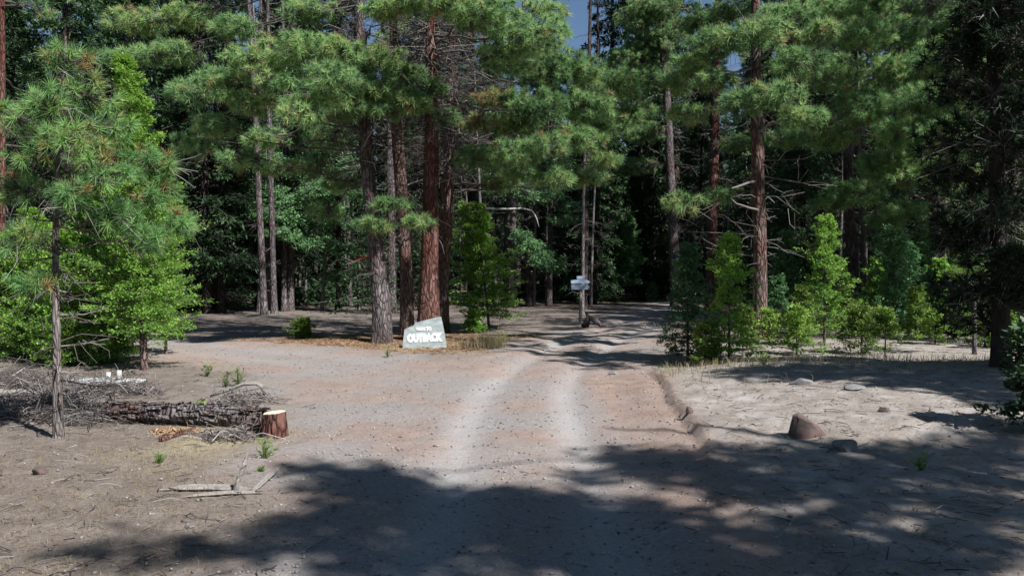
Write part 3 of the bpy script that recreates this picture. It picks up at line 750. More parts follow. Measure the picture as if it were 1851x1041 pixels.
def cedar(px, py, toppy, wpx, label, Y=None, dens=1., leaf='cedar', kind='young_cedar', cat='young cedar', prof=.75, z0f=.06, LL=None, group=None, droop=-.1, topx=None, up=.7, bark='bark_brown', tr=None):
    b = at(px, py); sc = b[1] / FPX
    H = on(px, toppy, b[1])[2] - b[2]; rb_ = wpx * .5 * sc
    root = thing(kind, b, label, cat, group)
    dx = ((topx or px) - px) * sc
    P = np.array([[0, 0, -.1], [dx * .3, 0, H * .4], [dx, 0, H]]); r = np.array([1., .7, .15]) * (tr or max(.015, H * .011))
    link('trunk', trunk_mesh('trunk', P, r, M[bark], 10, step=.15), root)
    BL = Buf(); BW = Buf(); LL = LL or max(.06, 5.2 * sc)
    nb = int(np.clip(52 * H * dens, 44, 420)); 
    nt = int(np.clip(5 + rb_ * 11, 7, 20))
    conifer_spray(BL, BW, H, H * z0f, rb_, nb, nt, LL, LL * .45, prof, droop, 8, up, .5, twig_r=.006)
    for k in BL.V: k[:, 0] += dx * (k[:, 2] / H)
    for k in BW.V: k[:, 0] += dx * (k[:, 2] / H)
    link('crown', BL.mesh('crown', M[leaf]), root)
    tag(link('branches', BW.mesh('branches', M['twigs']), root), kind='stuff')
    return root
# left cedars
cedar(262, 668, 108, 200, 'tallest bright green young cedar at the left, its narrow tip above the others', dens=1.9, topx=232, z0f=.12, prof=.85, up=.5)
cedar(160, 655, 340, 170, 'wide bright young cedar just behind the near thin-trunked pine', dens=1.9, z0f=.03)
cedar(62, 648, 385, 150, 'bright young cedar second from the left edge', dens=1.9, z0f=.03)
cedar(118, 662, 420, 130, 'mid-sized bright cedar directly behind the trunk of the near young pine', dens=1.7, z0f=.03)
cedar(212, 652, 400, 120, 'bright cedar between the near young pine and the tallest cedar', dens=1.6, z0f=.06)
cedar(300, 640, 395, 90, 'short bright cedar tucked under the right flank of the tallest cedar', dens=1.1, z0f=.12)
cedar(10, 640, 430, 120, 'bright young cedar cut off by the left edge', dens=1.9, z0f=.03)
cedar(205, 640, 590, 80, 'low dark green seedling fir in the shade beneath the left cedars', dens=1.5, leaf='fir', cat='young fir', kind='young_fir')
# centre
cedar(885, 592, 372, 150, 'broad bright green cedar standing alone right of the big pine trunks', dens=.9, topx=855, prof=.65, z0f=.07, up=.5)
cedar(858, 602, 565, 34, 'tiny bright seedling at the foot of the broad cedar', dens=2)
cedar(548, 612, 582, 44, 'small green seedling on the needle litter left of the orange-ribboned pine', dens=2, leaf='shrub')
cedar(1134, 545, 395, 52, 'slender pale young pine on the far side of the clearing, right of the signpost', leaf='palefir', dens=1.3, z0f=.2, kind='young_pine', cat='young pine')
cedar(1195, 540, 410, 60, 'pale loosely-branched young fir beside the pale sunlit trunk', leaf='fir', dens=1., kind='young_fir', cat='young fir')
# right
cedar(1318, 655, 428, 104, 'bright green young cedar right of the road, in front of the dark-trunked pine', dens=.9, z0f=.05, prof=.75, up=.5)
cedar(1243, 652, 440, 120, 'dark green young fir on the right road bank, left of the bright cedar', dens=1.2, leaf='fir', prof=.8, droop=.15, kind='young_fir', cat='young fir', up=.1)
cedar(1490, 625, 395, 92, 'bright green young cedar left of the grey pine trunk in the right half', dens=.8, prof=.55, z0f=.15, up=.5)
cedar(1615, 610, 420, 84, 'darker young cedar right of the grey pine trunk in the right half', dens=1.1, leaf='fir', prof=.5, kind='young_fir', cat='young fir')
cedar(1440, 640, 560, 84, 'low bright shrub-like cedar at the foot of the dark-trunked pine', dens=1.3, leaf='shrub', prof=.9)
cedar(1557, 640, 560, 112, 'low bright cedar bush left of the sandy patch', dens=1.3, leaf='shrub', prof=.9)
cedar(1690, 622, 566, 70, 'low bright bush below the grey trunk near the right edge', dens=1.3, leaf='shrub', prof=.9)
cedar(1780, 628, 586, 60, 'small bright bush by the right edge below the round-topped young pine', dens=1.3, leaf='shrub', prof=.9)
cedar(1600, 650, 565, 50, 'thin bare-stemmed cedar seedling on the sandy patch edge', dens=1, z0f=.5, leaf='shrub')
spots_ = [(1405, 600, 500, 60, 'fir'), (1420, 585, 420, 60, 'fir'), (1450, 612, 520, 70, 'shrub'), (1512, 605, 470, 60, 'cedar'), (1535, 612, 545, 60, 'shrub'), (1585, 598, 470, 64, 'cedar'), (1640, 600, 440, 70, 'fir'),
          (1655, 614, 520, 60, 'shrub'), (1700, 602, 470, 70, 'cedar'), (1725, 612, 540, 60, 'shrub'), (1665, 592, 400, 60, 'palefir'), (1740, 598, 430, 70, 'fir'), (1805, 606, 520, 70, 'shrub'), (1835, 600, 500, 60, 'fir'), (1390, 622, 560, 60, 'shrub'), (1480, 600, 520, 50, 'fir'), (1350, 632, 560, 50, 'shrub'), (1820, 628, 560, 60, 'cedar')]
for (px_, by_, ty_, w_, lf_) in spots_:
    cedar(px_, by_, ty_, w_, {'fir': 'darker green', 'shrub': 'yellow-green', 'cedar': 'bright green', 'palefir': 'pale'}[lf_] + (' knee-high' if by_ - ty_ < 80 else ' head-high') + ' sapling in the thicket right of the dark-trunked pine',
          dens=.9, leaf=lf_, prof=R.uniform(.5, .9), z0f=.05, up=R.uniform(.1, .6), kind='sapling', cat='sapling', group='saplings of the right-hand thicket')
cedar(1280, 660, 590, 50, 'low green shoots at the left foot of the bright green cedar', dens=2, leaf='shrub', prof=.5)
t = Tree('young_pine', 'round-topped bright young pine near the right edge', 1762, 640, [(1762, 560), (1761, 500), (1760, 455)], [9, 8, 7, 4], bark='bark_grey', sides=12)
for a in [(1762, 470, 0, 34, 14), (1735, 490, -.2, 30, 14), (1790, 488, -.2, 30, 14), (1760, 500, -.4, 36, 16), (1745, 465, .2, 26, 12), (1785, 465, .2, 24, 12)]: padx(t, a, need=40, L=.15, w=.009, limb_r=.012, rise=-.3)
t.done('shrub')
cedar(1868, 800, 600, 110, 'dark leafy cedar bush at the lower right edge', dens=.9, leaf='firdark', prof=.7, kind='young_fir', cat='young fir', LL=.07)

# firs with light sprays behind the broad cedar
t = Tree('fir_tree', 'fir with pale hanging sprays and a bare grey mid trunk right of the broad cedar', 928, 556, [(928, 480), (928, 420), (927, 360), (926, 200), (925, 60)], [15, 13, 12, 11, 9, 5], bark='bark_grey', cat='fir tree')
def sprays(t, lst, LL=.14, tin=.5):
    for (px, py, dy, rx, rz) in lst:
        sc = (t.Y + dy) / FPX; tgt = on(px, py, t.Y + dy); c0 = t.tr(tgt[2] + .25)
        n = int(44 * (rx * rz) / 500) + 30
        u = nrm(R.normal(size=(n, 3))) * R.random((n, 1)) ** .5
        C = tgt + u * [rx * sc, rx * sc, rz * sc]
        d = nrm((C - c0) * [1, 1, .3] + [0, 0, -.25])
        sticks(t.BW, np.repeat(c0[None], n, 0) + (C - c0) * .2, C, .012, .004, .5)
        per = 16; q = R.random((n, per, 1)); side = nrm(np.cross(d, [0, 0, 1.]))[:, None, :]
        p = C[:, None, :] + d[:, None, :] * (q - .5) * .6 + R.normal(0, .05, (n, per, 3))
        ld = nrm(d[:, None, :] + side * R.normal(0, 1.1, (n, per, 1)) + R.normal(0, .2, (n, per, 3)) - [0, 0, .2])
        leaves(t.BL, p.reshape(-1, 3), ld.reshape(-1, 3), LL * R.uniform(.7, 1.3, n * per), LL * .3, np.clip(tin + R.normal(0, .2, n * per), 0, 1), flat=[0, 0, 1.])
sprays(t, [(955, 445, -1, 30, 18), (975, 470, -1, 28, 16), (940, 425, -1, 22, 14), (915, 330, 0, 40, 26), (900, 280, 0, 40, 22), (960, 350, 0, 36, 20), (950, 250, 0, 45, 30), (905, 200, 0, 40, 30), (940, 120, 0, 40, 30)])
tube(t.BW, [on(x, y, t.Y - .3) for x, y in [(880, 377), (920, 378), (945, 377), (962, 381), (970, 395), (974, 410)]], [.03, .05, .05, .045, .035, .02], 6, tint=1.)
t.dead(70, 1.5, 8, .4, 1.4); t.done('palefir')
t = Tree('fir_tree', 'fir with bright fan-like lower sprays behind the clearing, left of the signpost', 992, 552, [(994, 480), (995, 400), (996, 250), (997, 80)], [14, 12, 11, 10, 6], bark='bark_grey', cat='fir tree')
sprays(t, [(1000, 480, -1, 26, 14), (985, 455, -1, 22, 12), (1020, 395, -1, 34, 14), (1030, 375, -1, 30, 12), (1000, 350, -1, 34, 16), (970, 330, -1, 34, 16), (1025, 325, 0, 36, 16), (1000, 290, 0, 45, 22), (1030, 240, 0, 45, 26), (985, 200, 0, 45, 26), (1010, 130, 0, 36, 26)])
t.dead(70, 1.5, 8, .4, 1.4); t.done('palefir')

t = Tree('fir_tree', 'pale-sprayed fir among thin grey poles left of the orange-ribboned pine', 525, 562, [(526, 480), (524, 400), (522, 250), (520, 80)], [16, 14, 12, 11, 7], bark='bark_grey', cat='fir tree')
sprays(t, [(R.uniform(470, 580), y, R.uniform(-2, .5), 40, 18) for y in range(110, 420, 26)]); sprays(t, [(500, 350, -1, 34, 16), (540, 360, -1, 30, 14), (485, 325, 0, 30, 16), (548, 440, -1, 26, 9), (520, 300, -1, 40, 22), (560, 300, 0, 36, 20), (480, 270, 0, 40, 22), (530, 430, -1, 24, 8), (500, 230, 0, 50, 28), (560, 220, 0, 45, 26), (520, 160, 0, 50, 30)])
sprays(t, [(R.uniform(440, 610), R.uniform(300, 440), R.uniform(-2.5, -.5), 34, 13) for _ in range(9)], tin=.6); t.dead(160, 1.5, 8, .4, 1.4); t.done('palefir')
t = Tree('fir_tree', 'green fir with low tufted sprays directly left of the orange-ribboned trunk', 612, 560, [(612, 480), (612, 400), (612, 250), (612, 80)], [14, 12, 11, 10, 6], bark='bark_dark', cat='fir tree')
sprays(t, [(600, 260, -1, 45, 24), (580, 320, -1, 34, 20), (625, 300, -1, 36, 22), (600, 390, -1, 30, 16), (635, 455, -1.5, 28, 15), (610, 445, -1, 26, 12), (650, 495, -1.5, 20, 8), (640, 350, -1, 30, 16), (590, 350, 0, 34, 18), (620, 210, 0, 45, 30), (580, 160, 0, 45, 30), (640, 410, -1, 24, 10), (610, 500, 0, 26, 16)], tin=.4)
t.dead(90, 1.5, 8, .4, 1.2); t.done('palefir')
t = Tree('fir_tree', 'dark fir between the reddish left trunk and the pale-sprayed fir', 400, 566, [(400, 480), (402, 400), (404, 250), (405, 80)], [18, 16, 14, 12, 8], bark='bark_dark', cat='fir tree')
sprays(t, [(R.uniform(345, 455), y, R.uniform(-1.5, 1), 38, 16) for y in range(120, 545, 22)], tin=.35)
t.dead(90, 1.5, 8, .4, 1.6); t.done('firdark')
t = Tree('fir_tree', 'green fir behind the gap between the dark-trunked and the grey pine trunk', 1452, 572, [(1452, 480), (1452, 400), (1450, 250), (1450, 80)], [16, 14, 12, 11, 7], bark='bark_dark', cat='fir tree')
sprays(t, [(R.uniform(1400, 1500), y, R.uniform(-1.5, .5), 34, 15) for y in range(240, 545, 20)], tin=.5)
t.dead(120, 1.5, 8, .4, 1.6); t.done('fir')
t = Tree('fir_tree', 'green fir behind the gap right of the grey pine trunk', 1630, 572, [(1630, 480), (1630, 400), (1628, 250), (1628, 80)], [16, 14, 12, 11, 7], bark='bark_dark', cat='fir tree')
sprays(t, [(R.uniform(1585, 1680), y, R.uniform(-1.5, .5), 34, 15) for y in range(340, 545, 22)], tin=.5)
t.dead(160, 1.5, 8, .4, 1.8); t.done('fir')
# =================================================================== FOREST BEHIND
P_ = []
far = (0, 300, 0)
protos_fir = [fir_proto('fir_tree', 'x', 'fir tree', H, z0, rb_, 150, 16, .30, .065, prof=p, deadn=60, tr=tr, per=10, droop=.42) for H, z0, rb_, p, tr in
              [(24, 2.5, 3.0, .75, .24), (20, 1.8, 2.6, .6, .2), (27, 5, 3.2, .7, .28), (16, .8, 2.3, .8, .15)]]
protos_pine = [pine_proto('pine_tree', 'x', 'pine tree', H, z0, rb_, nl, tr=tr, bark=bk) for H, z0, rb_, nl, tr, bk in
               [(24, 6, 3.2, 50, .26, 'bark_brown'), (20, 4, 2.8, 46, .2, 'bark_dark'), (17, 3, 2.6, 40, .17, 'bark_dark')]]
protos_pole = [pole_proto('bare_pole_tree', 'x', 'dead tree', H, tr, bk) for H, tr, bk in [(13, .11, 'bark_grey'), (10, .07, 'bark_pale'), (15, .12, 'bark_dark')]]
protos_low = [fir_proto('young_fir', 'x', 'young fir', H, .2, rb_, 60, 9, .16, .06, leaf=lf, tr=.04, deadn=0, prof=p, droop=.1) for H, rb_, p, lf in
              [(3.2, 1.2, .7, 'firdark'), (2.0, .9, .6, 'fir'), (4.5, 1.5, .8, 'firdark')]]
used = set()
LAB = {'fir_tree': 'tall dark fir in the dense forest behind the clearing', 'pine_tree': 'tall pine in the dense forest behind the clearing',
       'bare_pole_tree': 'thin pale dead pole among the dark trunks of the forest', 'young_fir': 'low dark young fir growing under the forest edge'}
GRP = {'fir_tree': 'firs of the background forest', 'pine_tree': 'pines of the background forest', 'bare_pole_tree': 'thin dead poles in the forest', 'young_fir': 'young firs under the forest edge'}
cnt = {}
def place(protos, x, y, s=1., sz=None, label=None, group=None):
    k = R.integers(len(protos)); pr = protos[k]; base = pr.name.split('.')[0]
    z = float(hgt(x, y)); gr = group or (GRP[base] if label is None else None); lb = label
    if label is None:
        px = 925 + x / max(y, 1) * FPX
        sec = next(t_ for lim_, t_ in ((360, 'behind the left young cedars'), (640, 'left of the OUTBACK sign'), (860, 'behind the big OUTBACK pine trunks'), (1010, 'left of the signpost'), (1200, 'behind and right of the signpost'),
                                       (1400, 'behind the right-hand bright cedar'), (1650, 'behind the grey pine trunk at right'), (9e9, 'at the far right')) if px < lim_)
        row = 'front' if y < 66 else 'deep'
        lb = {'fir_tree': 'tall dark fir in the %s forest rows %s', 'pine_tree': 'tall pine in the %s forest rows %s', 'bare_pole_tree': 'thin dead pole in the %s forest rows %s', 'young_fir': 'low young fir in the %s forest rows %s'}[base] % (row, sec)
        gr = gr + ', ' + ('front rows ' if y < 66 else 'deep rows ') + sec
    sc = (s, sz or s * R.uniform(.9, 1.12))
    cnt[base] = cnt.get(base, 0) + 1
    if pr.name not in used:
        used.add(pr.name); pr.location = (x, y, z); pr.rotation_euler = (0, 0, R.uniform(0, 6.28)); pr.scale = (sc[0], sc[0], sc[1]); pr['label'] = lb
        if gr: pr['group'] = gr
        return pr
    return copy_tree(pr, (x, y, z), R.uniform(0, 6.28), sc, lb, gr, tilt=.035 if base == 'bare_pole_tree' else .014)
def road_clear(x, y, m=3.):
    return abs(float(seg_dist(np.array(x), np.array(y), ROAD_A))) > m and abs(float(seg_dist(np.array(x), np.array(y), ROAD_B))) > m + .5
pts = []
def try_place(x, y, dmin):
    for (a, b) in pts:
        if (a - x) ** 2 + (b - y) ** 2 < dmin * dmin: return False
    pts.append((x, y)); return True
n = 0
for it in range(6000):
    y = 45 + 90 * R.random() ** 1.25; x = R.uniform(-.72, .72) * y
    if n >= 235: break
    px = 925 + x / y * FPX
    if not road_clear(x, y, 2.2): continue
    if not try_place(x, y, 2.6 if y < 75 else 3.6): continue
    gap = abs(px - 1075) < 26 + 2.6 / y * FPX
    if gap:
        lim = (520 - 60) / FPX * y + CAM_H - .019 * y
        place(protos_fir[3:], x, y, min(1.0, lim / 17.5) if lim > 9 else .5); n += 1; continue
    if R.random() < .68: place(protos_fir, x, y, R.uniform(.85, 1.15))
    else: place(protos_pine, x, y, R.uniform(.85, 1.15))
    n += 1
# left middle distance stand (shades the strip behind the big pines)
for (x, y, k) in [(-15, 33, 0), (-13.5, 38, 0), (-12.5, 34, 0), (-11.5, 41, 0), (-17, 36, 0), (-19, 30, 0), (-22, 35, 0), (-25, 28, 0), (-5, 43, 0), (-14, 43, 0), (-18, 40, 0), (-23, 43, 1), (-27, 38, 0), (-16, 30, 0)]:
    place(protos_fir if k == 0 else protos_pine, x, y, R.uniform(.8, 1.05), label='dense tree of the shaded stand left of the big pine trunks', group='shaded stand left of the big trunks')
for (x, y, k) in [(12.5, 36, 0), (15.5, 31, 1), (19, 35, 0), (17, 41, 0), (22, 29, 1), (24, 38, 0), (26, 33, 0), (13.5, 44, 0), (21, 43, 0), (28, 42, 0), (16.8, 25.5, 1), (20.5, 23, 0), (10.5, 47, 0)]:
    place(protos_fir if k == 0 else protos_pine, x, y, R.uniform(.8, 1.0), label='dense tree of the stand behind the right-hand young cedars', group='stand behind the right-hand cedars')
for (x, y) in [(7.9, 50.5), (6.4, 53.5), (9.3, 53)]: place(protos_fir[:1], x, y, 1.05)
# poles
for it in range(90):
    px = R.uniform(455, 570) if it < 16 else R.uniform(380, 1700)
    y = R.uniform(31, 44) if it < 38 else R.uniform(42, 75); x = (px - 925) / FPX * y
    if road_clear(x, y, 2.): place(protos_pole, x, y, R.uniform(.8, 1.3))
for it in range(70):
    y = R.uniform(34, 62); x = R.uniform(-.66, .66) * y
    if road_clear(x, y, 2.4) and not (y < 46 and -4 < x < 12): place(protos_low, x, y, R.uniform(.6, 1.1))
for (px, py, s) in [(1090, 540, .5), (1115, 538, .45), (1155, 541, .5), (1065, 536, .4), (905, 545, .4), (1180, 545, .5), (600, 556, .6), (510, 560, .6), (570, 552, .7)]:
    b = at(px, py); place(protos_low[1:2], b[0], b[1], s, label='knee-high green seedling at the far edge of the shaded clearing', group='seedlings along the far edge of the clearing')

# far wood: one mass nobody could count
BF = Buf()
nn_ = 420; ang = R.uniform(-.62, .62, nn_); yy = R.uniform(128, 200, nn_); xx = ang * yy * 1.1
for x, y in zip(xx, yy):
    px = 925 + x / y * FPX
    H = R.uniform(17, 25); 
    if abs(px - 1075) < 70: H = R.uniform(6, 10)
    z = float(hgt(x, y)); m = 70
    h = R.random(m); r_ = 3.2 * (1 - h) ** .7 * R.uniform(.4, 1, m); a = R.uniform(0, 6.28, m)
    C = np.stack([x + np.cos(a) * r_, y + np.sin(a) * r_, z + 1 + h * H], 1)
    D = np.stack([np.cos(a), np.sin(a), R.uniform(-.6, .3, m)], 1)
    leaves(BF, C, D, R.uniform(1.0, 2.2, m), .9, R.random(m))
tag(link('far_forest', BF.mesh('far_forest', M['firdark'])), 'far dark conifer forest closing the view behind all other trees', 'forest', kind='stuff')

# =================================================================== TREES OUTSIDE THE FRAME, whose shade falls into it
shade_pines = [pine_proto('pine_tree', 'x', 'pine tree', H, z0, rb_, nl, tr=.2, nt=26, need=16, L=.22, w=.03, pad=.6) for H, z0, rb_, nl in [(15, 4.5, 2.6, 56)]]
for (x, y, H, regs, h0, h1) in [(7.0, -1.5, 13, (REG_MAIN, REG_RIGHT), 6.5, 12.5), (4.4, -3.9, 13, (REG_MAIN,), 6.5, 12.5), (9.8, .6, 13, (REG_RIGHT, REG_MAIN), 6, 12), (12.2, 2.2, 13, (REG_RIGHT,), 6, 12),
                          (9.0, -3.6, 16, (REG_MAIN, REG_RIGHT), 8, 15), (12.6, 6.4, 12, (REG_BAND,), 5, 11.5), (15.4, 5.6, 13, (REG_BAND,), 6, 12.5), (8.0, 10.2, 13, (REG_ROAD,), 7, 12.5), (12.4, 17.6, 14, (REG_CLEAR, REG_FAR), 7, 13.5), (15.6, 22.2, 14, (REG_CLEAR, REG_FAR), 7, 13.5)]:
    t = Tree('pine_tree', 'pine standing outside the view at the right or behind whose shade falls across the ground', 0, 0, xyz=G(x, y), group='pines around the viewpoint')
    b = t.base; t.P = np.array([b + [0, 0, -.3], b + [.1, 0, H * .5], b + [0, .1, min(H, h1 + .3)]]); t.r = np.array([.2, .16, .03]); t.sides = 10
    for rg in regs: t.shade(rg, h0, h1, reach=4.6 if rg is not REG_FAR else 7, r=.5 if rg is not REG_FAR else .8, nt=30, w=.036)
    t.done()
print('unshaded', [sum(1 for p in r if not p[3]) for r in (REG_MAIN, REG_RIGHT, REG_BAND, REG_ROAD, REG_CLEAR, REG_L)], [len(r) for r in (REG_MAIN, REG_RIGHT, REG_BAND, REG_ROAD, REG_CLEAR, REG_L)])
for (x, y, k, s) in [(8.5, -8, 0, 1.1), (15, -3, 0, 1.), (13, -7, 0, 1.1), (0, -9, 0, 1.), (-5, -8, 0, 1.1), (-9, -4, 0, 1.), (-12, 2, 0, 1.), (-10, -9, 0, 1.2), (19, 1, 0, .8), (19, 11, 0, 1.1), (21, 16, 0, 1.), (-15, 8, 0, 1.), (4, -12, 0, 1.2), (-2, -14, 0, 1.2), (24, 6, 0, 1.2), (12, -12, 0, 1.3), (20, -8, 0, 1.3), (-8, -14, 0, 1.3), (-15, -3, 0, 1.3), (-16, -10, 0, 1.3), (6, -18, 0, 1.3), (-19, 4, 0, 1.3), (17, -16, 0, 1.4), (-21, 13, 0, 1.3), (25, 14, 0, 1.3), (27, -2, 0, 1.3), (-4, -20, 0, 1.4), (-25, 9, 0, 1.3), (24, 21, 0, 1.2)]:
    place([shade_pines[k]], x, y, s, s, label='pine beside and behind the viewpoint, outside the view', group='pines around the viewpoint')
print('counts', cnt)

# =================================================================== SIGNS
def solid(pts2, y0, th):
    """prism from a front outline (x,z), thickness th in y"""
    n = len(pts2); V = [(x, y0, z) for x, z in pts2] + [(x, y0 + th, z) for x, z in pts2]
    F = [list(range(n)), list(range(2 * n - 1, n - 1, -1))] + [[i, i + n, (i + 1) % n + n, (i + 1) % n] for i in range(n)]
    return V, F
def mk(name, V, F, mat, parent=None, smooth=False):
    me = bpy.data.meshes.new(name); me.from_pydata([tuple(map(float, v)) for v in V], [], F); me.materials.append(mat); me.update()
    if smooth: me.polygons.foreach_set('use_smooth', [True] * len(me.polygons))
    return link(name, me, parent)
def text_mesh(name, s, size, mat, parent, loc, rot, ext=.004, off=.006, w=None, sx=1):
    cu = bpy.data.curves.new(name, 'FONT'); cu.body = s; cu.size = size; cu.extrude = ext; cu.offset = off; cu.align_x = 'CENTER'; cu.resolution_u = 3
    o = bpy.data.objects.new(name, cu); COL.objects.link(o)
    dg = bpy.context.evaluated_depsgraph_get(); me = bpy.data.meshes.new_from_object(o.evaluated_get(dg)); bpy.data.objects.remove(o)
    xs = [v.co.x for v in me.vertices]; wd = max(xs) - min(xs)
    k = (w / wd) if w else 1
    for v in me.vertices: v.co.x *= k
    me.materials.clear(); me.materials.append(mat); me.name = name
    ob = link(name, me, parent, loc); ob.rotation_euler = rot; return ob
YS = 18.75; sc_ = YS / FPX
gb = at(768, 629); YS = gb[1]
org = np.array([gb[0], YS, gb[2]])
sg = thing('signboard', org, 'slate-grey slanted board lettered OUTBACK in white, leaning at the foot of the red pine', 'sign')
out_ = [(727, 634), (729, 612), (730.7, 595.5), (738, 592), (747, 588.5), (750, 583.8), (764, 580), (777.6, 576.5), (788, 574), (796.8, 572.7), (798.5, 581), (800.7, 590.8), (804.5, 609), (806, 620), (807.6, 634)]
pts2 = [((on(x, y, YS) - org)[0], (on(x, y, YS) - org)[2]) for x, y in out_][::-1]
V, F = solid(pts2, 0, .05)
lean = .10
V = [(x, y + z * lean, z) for x, y, z in V]
mk('panel', V, F, M['board'], sg)
def pz(px, py): q = on(px, py, YS) - org; return q[0], q[2]
x, z = pz(767, 616.5)
text_mesh('lettering', 'OUTBACK', .225, M['white'], sg, (x, z * lean - .008, z), (math.pi / 2 - math.atan(lean), math.radians(-2.2), 0), w=.78, off=.019)
x, z = pz(760.5, 597.0)
text_mesh('small_lettering', 'WELCOME', .085, M['white'], sg, (x, z * lean - .008, z), (math.pi / 2 - math.atan(lean), math.radians(-1.5), 0), w=.20, off=.006)
x, z = pz(774.8, 597.6)
text_mesh('small_lettering', 'TO', .115, M['white'], sg, (x, z * lean - .008, z), (math.pi / 2 - math.atan(lean), math.radians(-1.5), 0), w=.125, off=.007)

# signpost in the clearing
pb = at(1049, 582); YP = pb[1]
sp = thing('signpost', pb, 'stacked arrow boards coloured bluish by shade on a short post in the shaded clearing', 'signpost')
def pq(px, py): q = on(px, py, YP) - pb; return q[0], q[2]
def board(outl, dy, name='arrow_board', mat='shadedpaint', th=.03):
    p = [pq(*o) for o in outl][::-1]; V, F = solid(p, dy, th); return mk(name, V, F, M[mat], sp)
Bq = Buf(); a_, zt = pq(1049, 500); tube(Bq, [(0, 0, -.2), (0.01, 0, zt * .5), (a_, 0, zt)], [.055, .05, .045], 8)
link('post', Bq.mesh('post', M['greywood']), sp)
board([(1042.5, 504.5), (1042, 499), (1057.5, 498.6), (1056, 504.5)], -.09)
board([(1032, 512.8), (1031.5, 506.5), (1044, 505.5), (1061, 506), (1066, 509), (1062.5, 513)], -.085)
board([(1032.5, 523.5), (1032, 515), (1061, 514.4), (1066.3, 518.5), (1062, 523)], -.09)

# root lump beside the post
Bq = Buf(); rb2 = at(1078, 592)
tube(Bq, [(-.35, .1, .0), (-.22, 0, .32), (-.05, 0, .2), (.15, -.05, .06), (.45, -.1, .03)], [.12, .1, .08, .07, .03], 7, rough=.5)
tube(Bq, [(-.22, 0, .3), (-.35, .1, .5)], [.06, .02], 6); tube(Bq, [(-.05, 0, .2), (.1, .2, .3)], [.05, .01], 6)
o = link('root_stump', Bq.mesh('root_stump', M['bark_grey'], True), None, tuple(rb2)); tag(o, 'broken grey root stump on the ground just right of the signpost', 'stump')

# =================================================================== FELLED LOG, STUMP, BRUSH
st = at(496, 787)
sm = thing('tree_stump', st, 'freshly cut reddish stump with a pale flat top, at the end of the fallen log', 'stump')
scs = st[1] / FPX
K = 7; a = np.linspace(0, 2 * np.pi, 26, endpoint=False); Vs = []
hs = 42 * scs
for i in range(K):
    f = i / (K - 1); rr = (24 - 4 * f + 3 * math.exp(-f * 5)) * scs
    for q in a: 
        k = rr * (1 + .05 * math.sin(q * 5 + 1) + .04 * math.sin(q * 11 + f * 3) + R.normal(0, .02))
        Vs.append((k * math.cos(q), k * math.sin(q), -.04 + f * (hs + .04) + (0.012 * math.cos(q) if i == K - 1 else 0)))
Fs = [[i * 26 + j, i * 26 + (j + 1) % 26, (i + 1) * 26 + (j + 1) % 26, (i + 1) * 26 + j] for i in range(K - 1) for j in range(26)]
mk('bark', Vs, Fs, M['bark_red'], sm, True)
top = [(v[0] * .96, v[1] * .96, v[2] + .004) for v in Vs[-26:]] + [(v[0] * .97, v[1] * .97, v[2] - .02) for v in Vs[-26:]]
mk('cut_face', top, [list(range(26))] + [[j, j + 26, (j + 1) % 26 + 26, (j + 1) % 26] for j in range(26)], M['cutwood'], sm)

def log_mesh(P, r, mat, rough=.25, sides=16, seg=34):
    P = np.asarray(P, float); s = np.linspace(0, len(P) - 1, seg); i = np.clip(s.astype(int), 0, len(P) - 2); f = (s - i)[:, None]
    Q = P[i] * (1 - f) + P[i + 1] * f; rr = np.interp(s, np.arange(len(P)), r)
    B = Buf(); tube(B, Q, rr, sides, rough=rough); return B.mesh('log', mat, True)
lb = at(330, 775); YL = lb[1]
lg = thing('fallen_log', lb, 'long fallen log with flaking reddish-grey bark lying behind the cut stump', 'log')
def lp(px, py, dy): return on(px, py, YL + dy) - lb
LP = [lp(195, 745, .5), lp(290, 747, .35), lp(380, 750, .2), lp(440, 757, .1), lp(478, 764, 0)]
for p in LP: p[2] = max(p[2], .10)
lm = log_mesh(LP, [.075, .09, .105, .11, .10], M['bark_grey']); link('stem', lm, lg)
cols = [M['bark_brown'], M['bark_grey'], M['bark_young'], M['bark_grey'], M['bark_young']]
for i in range(190):                                   # loose bark plates lying along the log
    u = R.random() * 3.999; k = int(u); c = LP[k] * (1 - u + k) + LP[k + 1] * (u - k); th = R.uniform(-.5, 2.6)
    ax = nrm(LP[k + 1] - LP[k]); up = np.array([0, 0, 1.]); sd_ = nrm(np.cross(ax, up)); rad = .107
    nn2 = up * math.sin(th) + sd_ * math.cos(th) ; tt = nrm(np.cross(ax, nn2))
    L_, W_ = R.uniform(.03, .12), R.uniform(.008, .022); c2 = c + nn2 * (rad + R.uniform(0, .02)); ti_ = nn2 * R.uniform(-.01, .03)
    Vp = [c2 - ax * L_ - tt * W_, c2 + ax * L_ * R.uniform(.6, 1) - tt * W_ * R.uniform(.5, 1), c2 + ax * L_ + tt * W_ + ti_, c2 - ax * L_ * R.uniform(.6, 1) + tt * W_]
    Vp = Vp + [v - nn2 * .006 for v in Vp]
    mk('bark_plate', Vp, [[0, 1, 2, 3], [7, 6, 5, 4], [0, 4, 5, 1], [1, 5, 6, 2], [2, 6, 7, 3], [3, 7, 4, 0]], cols[R.integers(5)], lg)

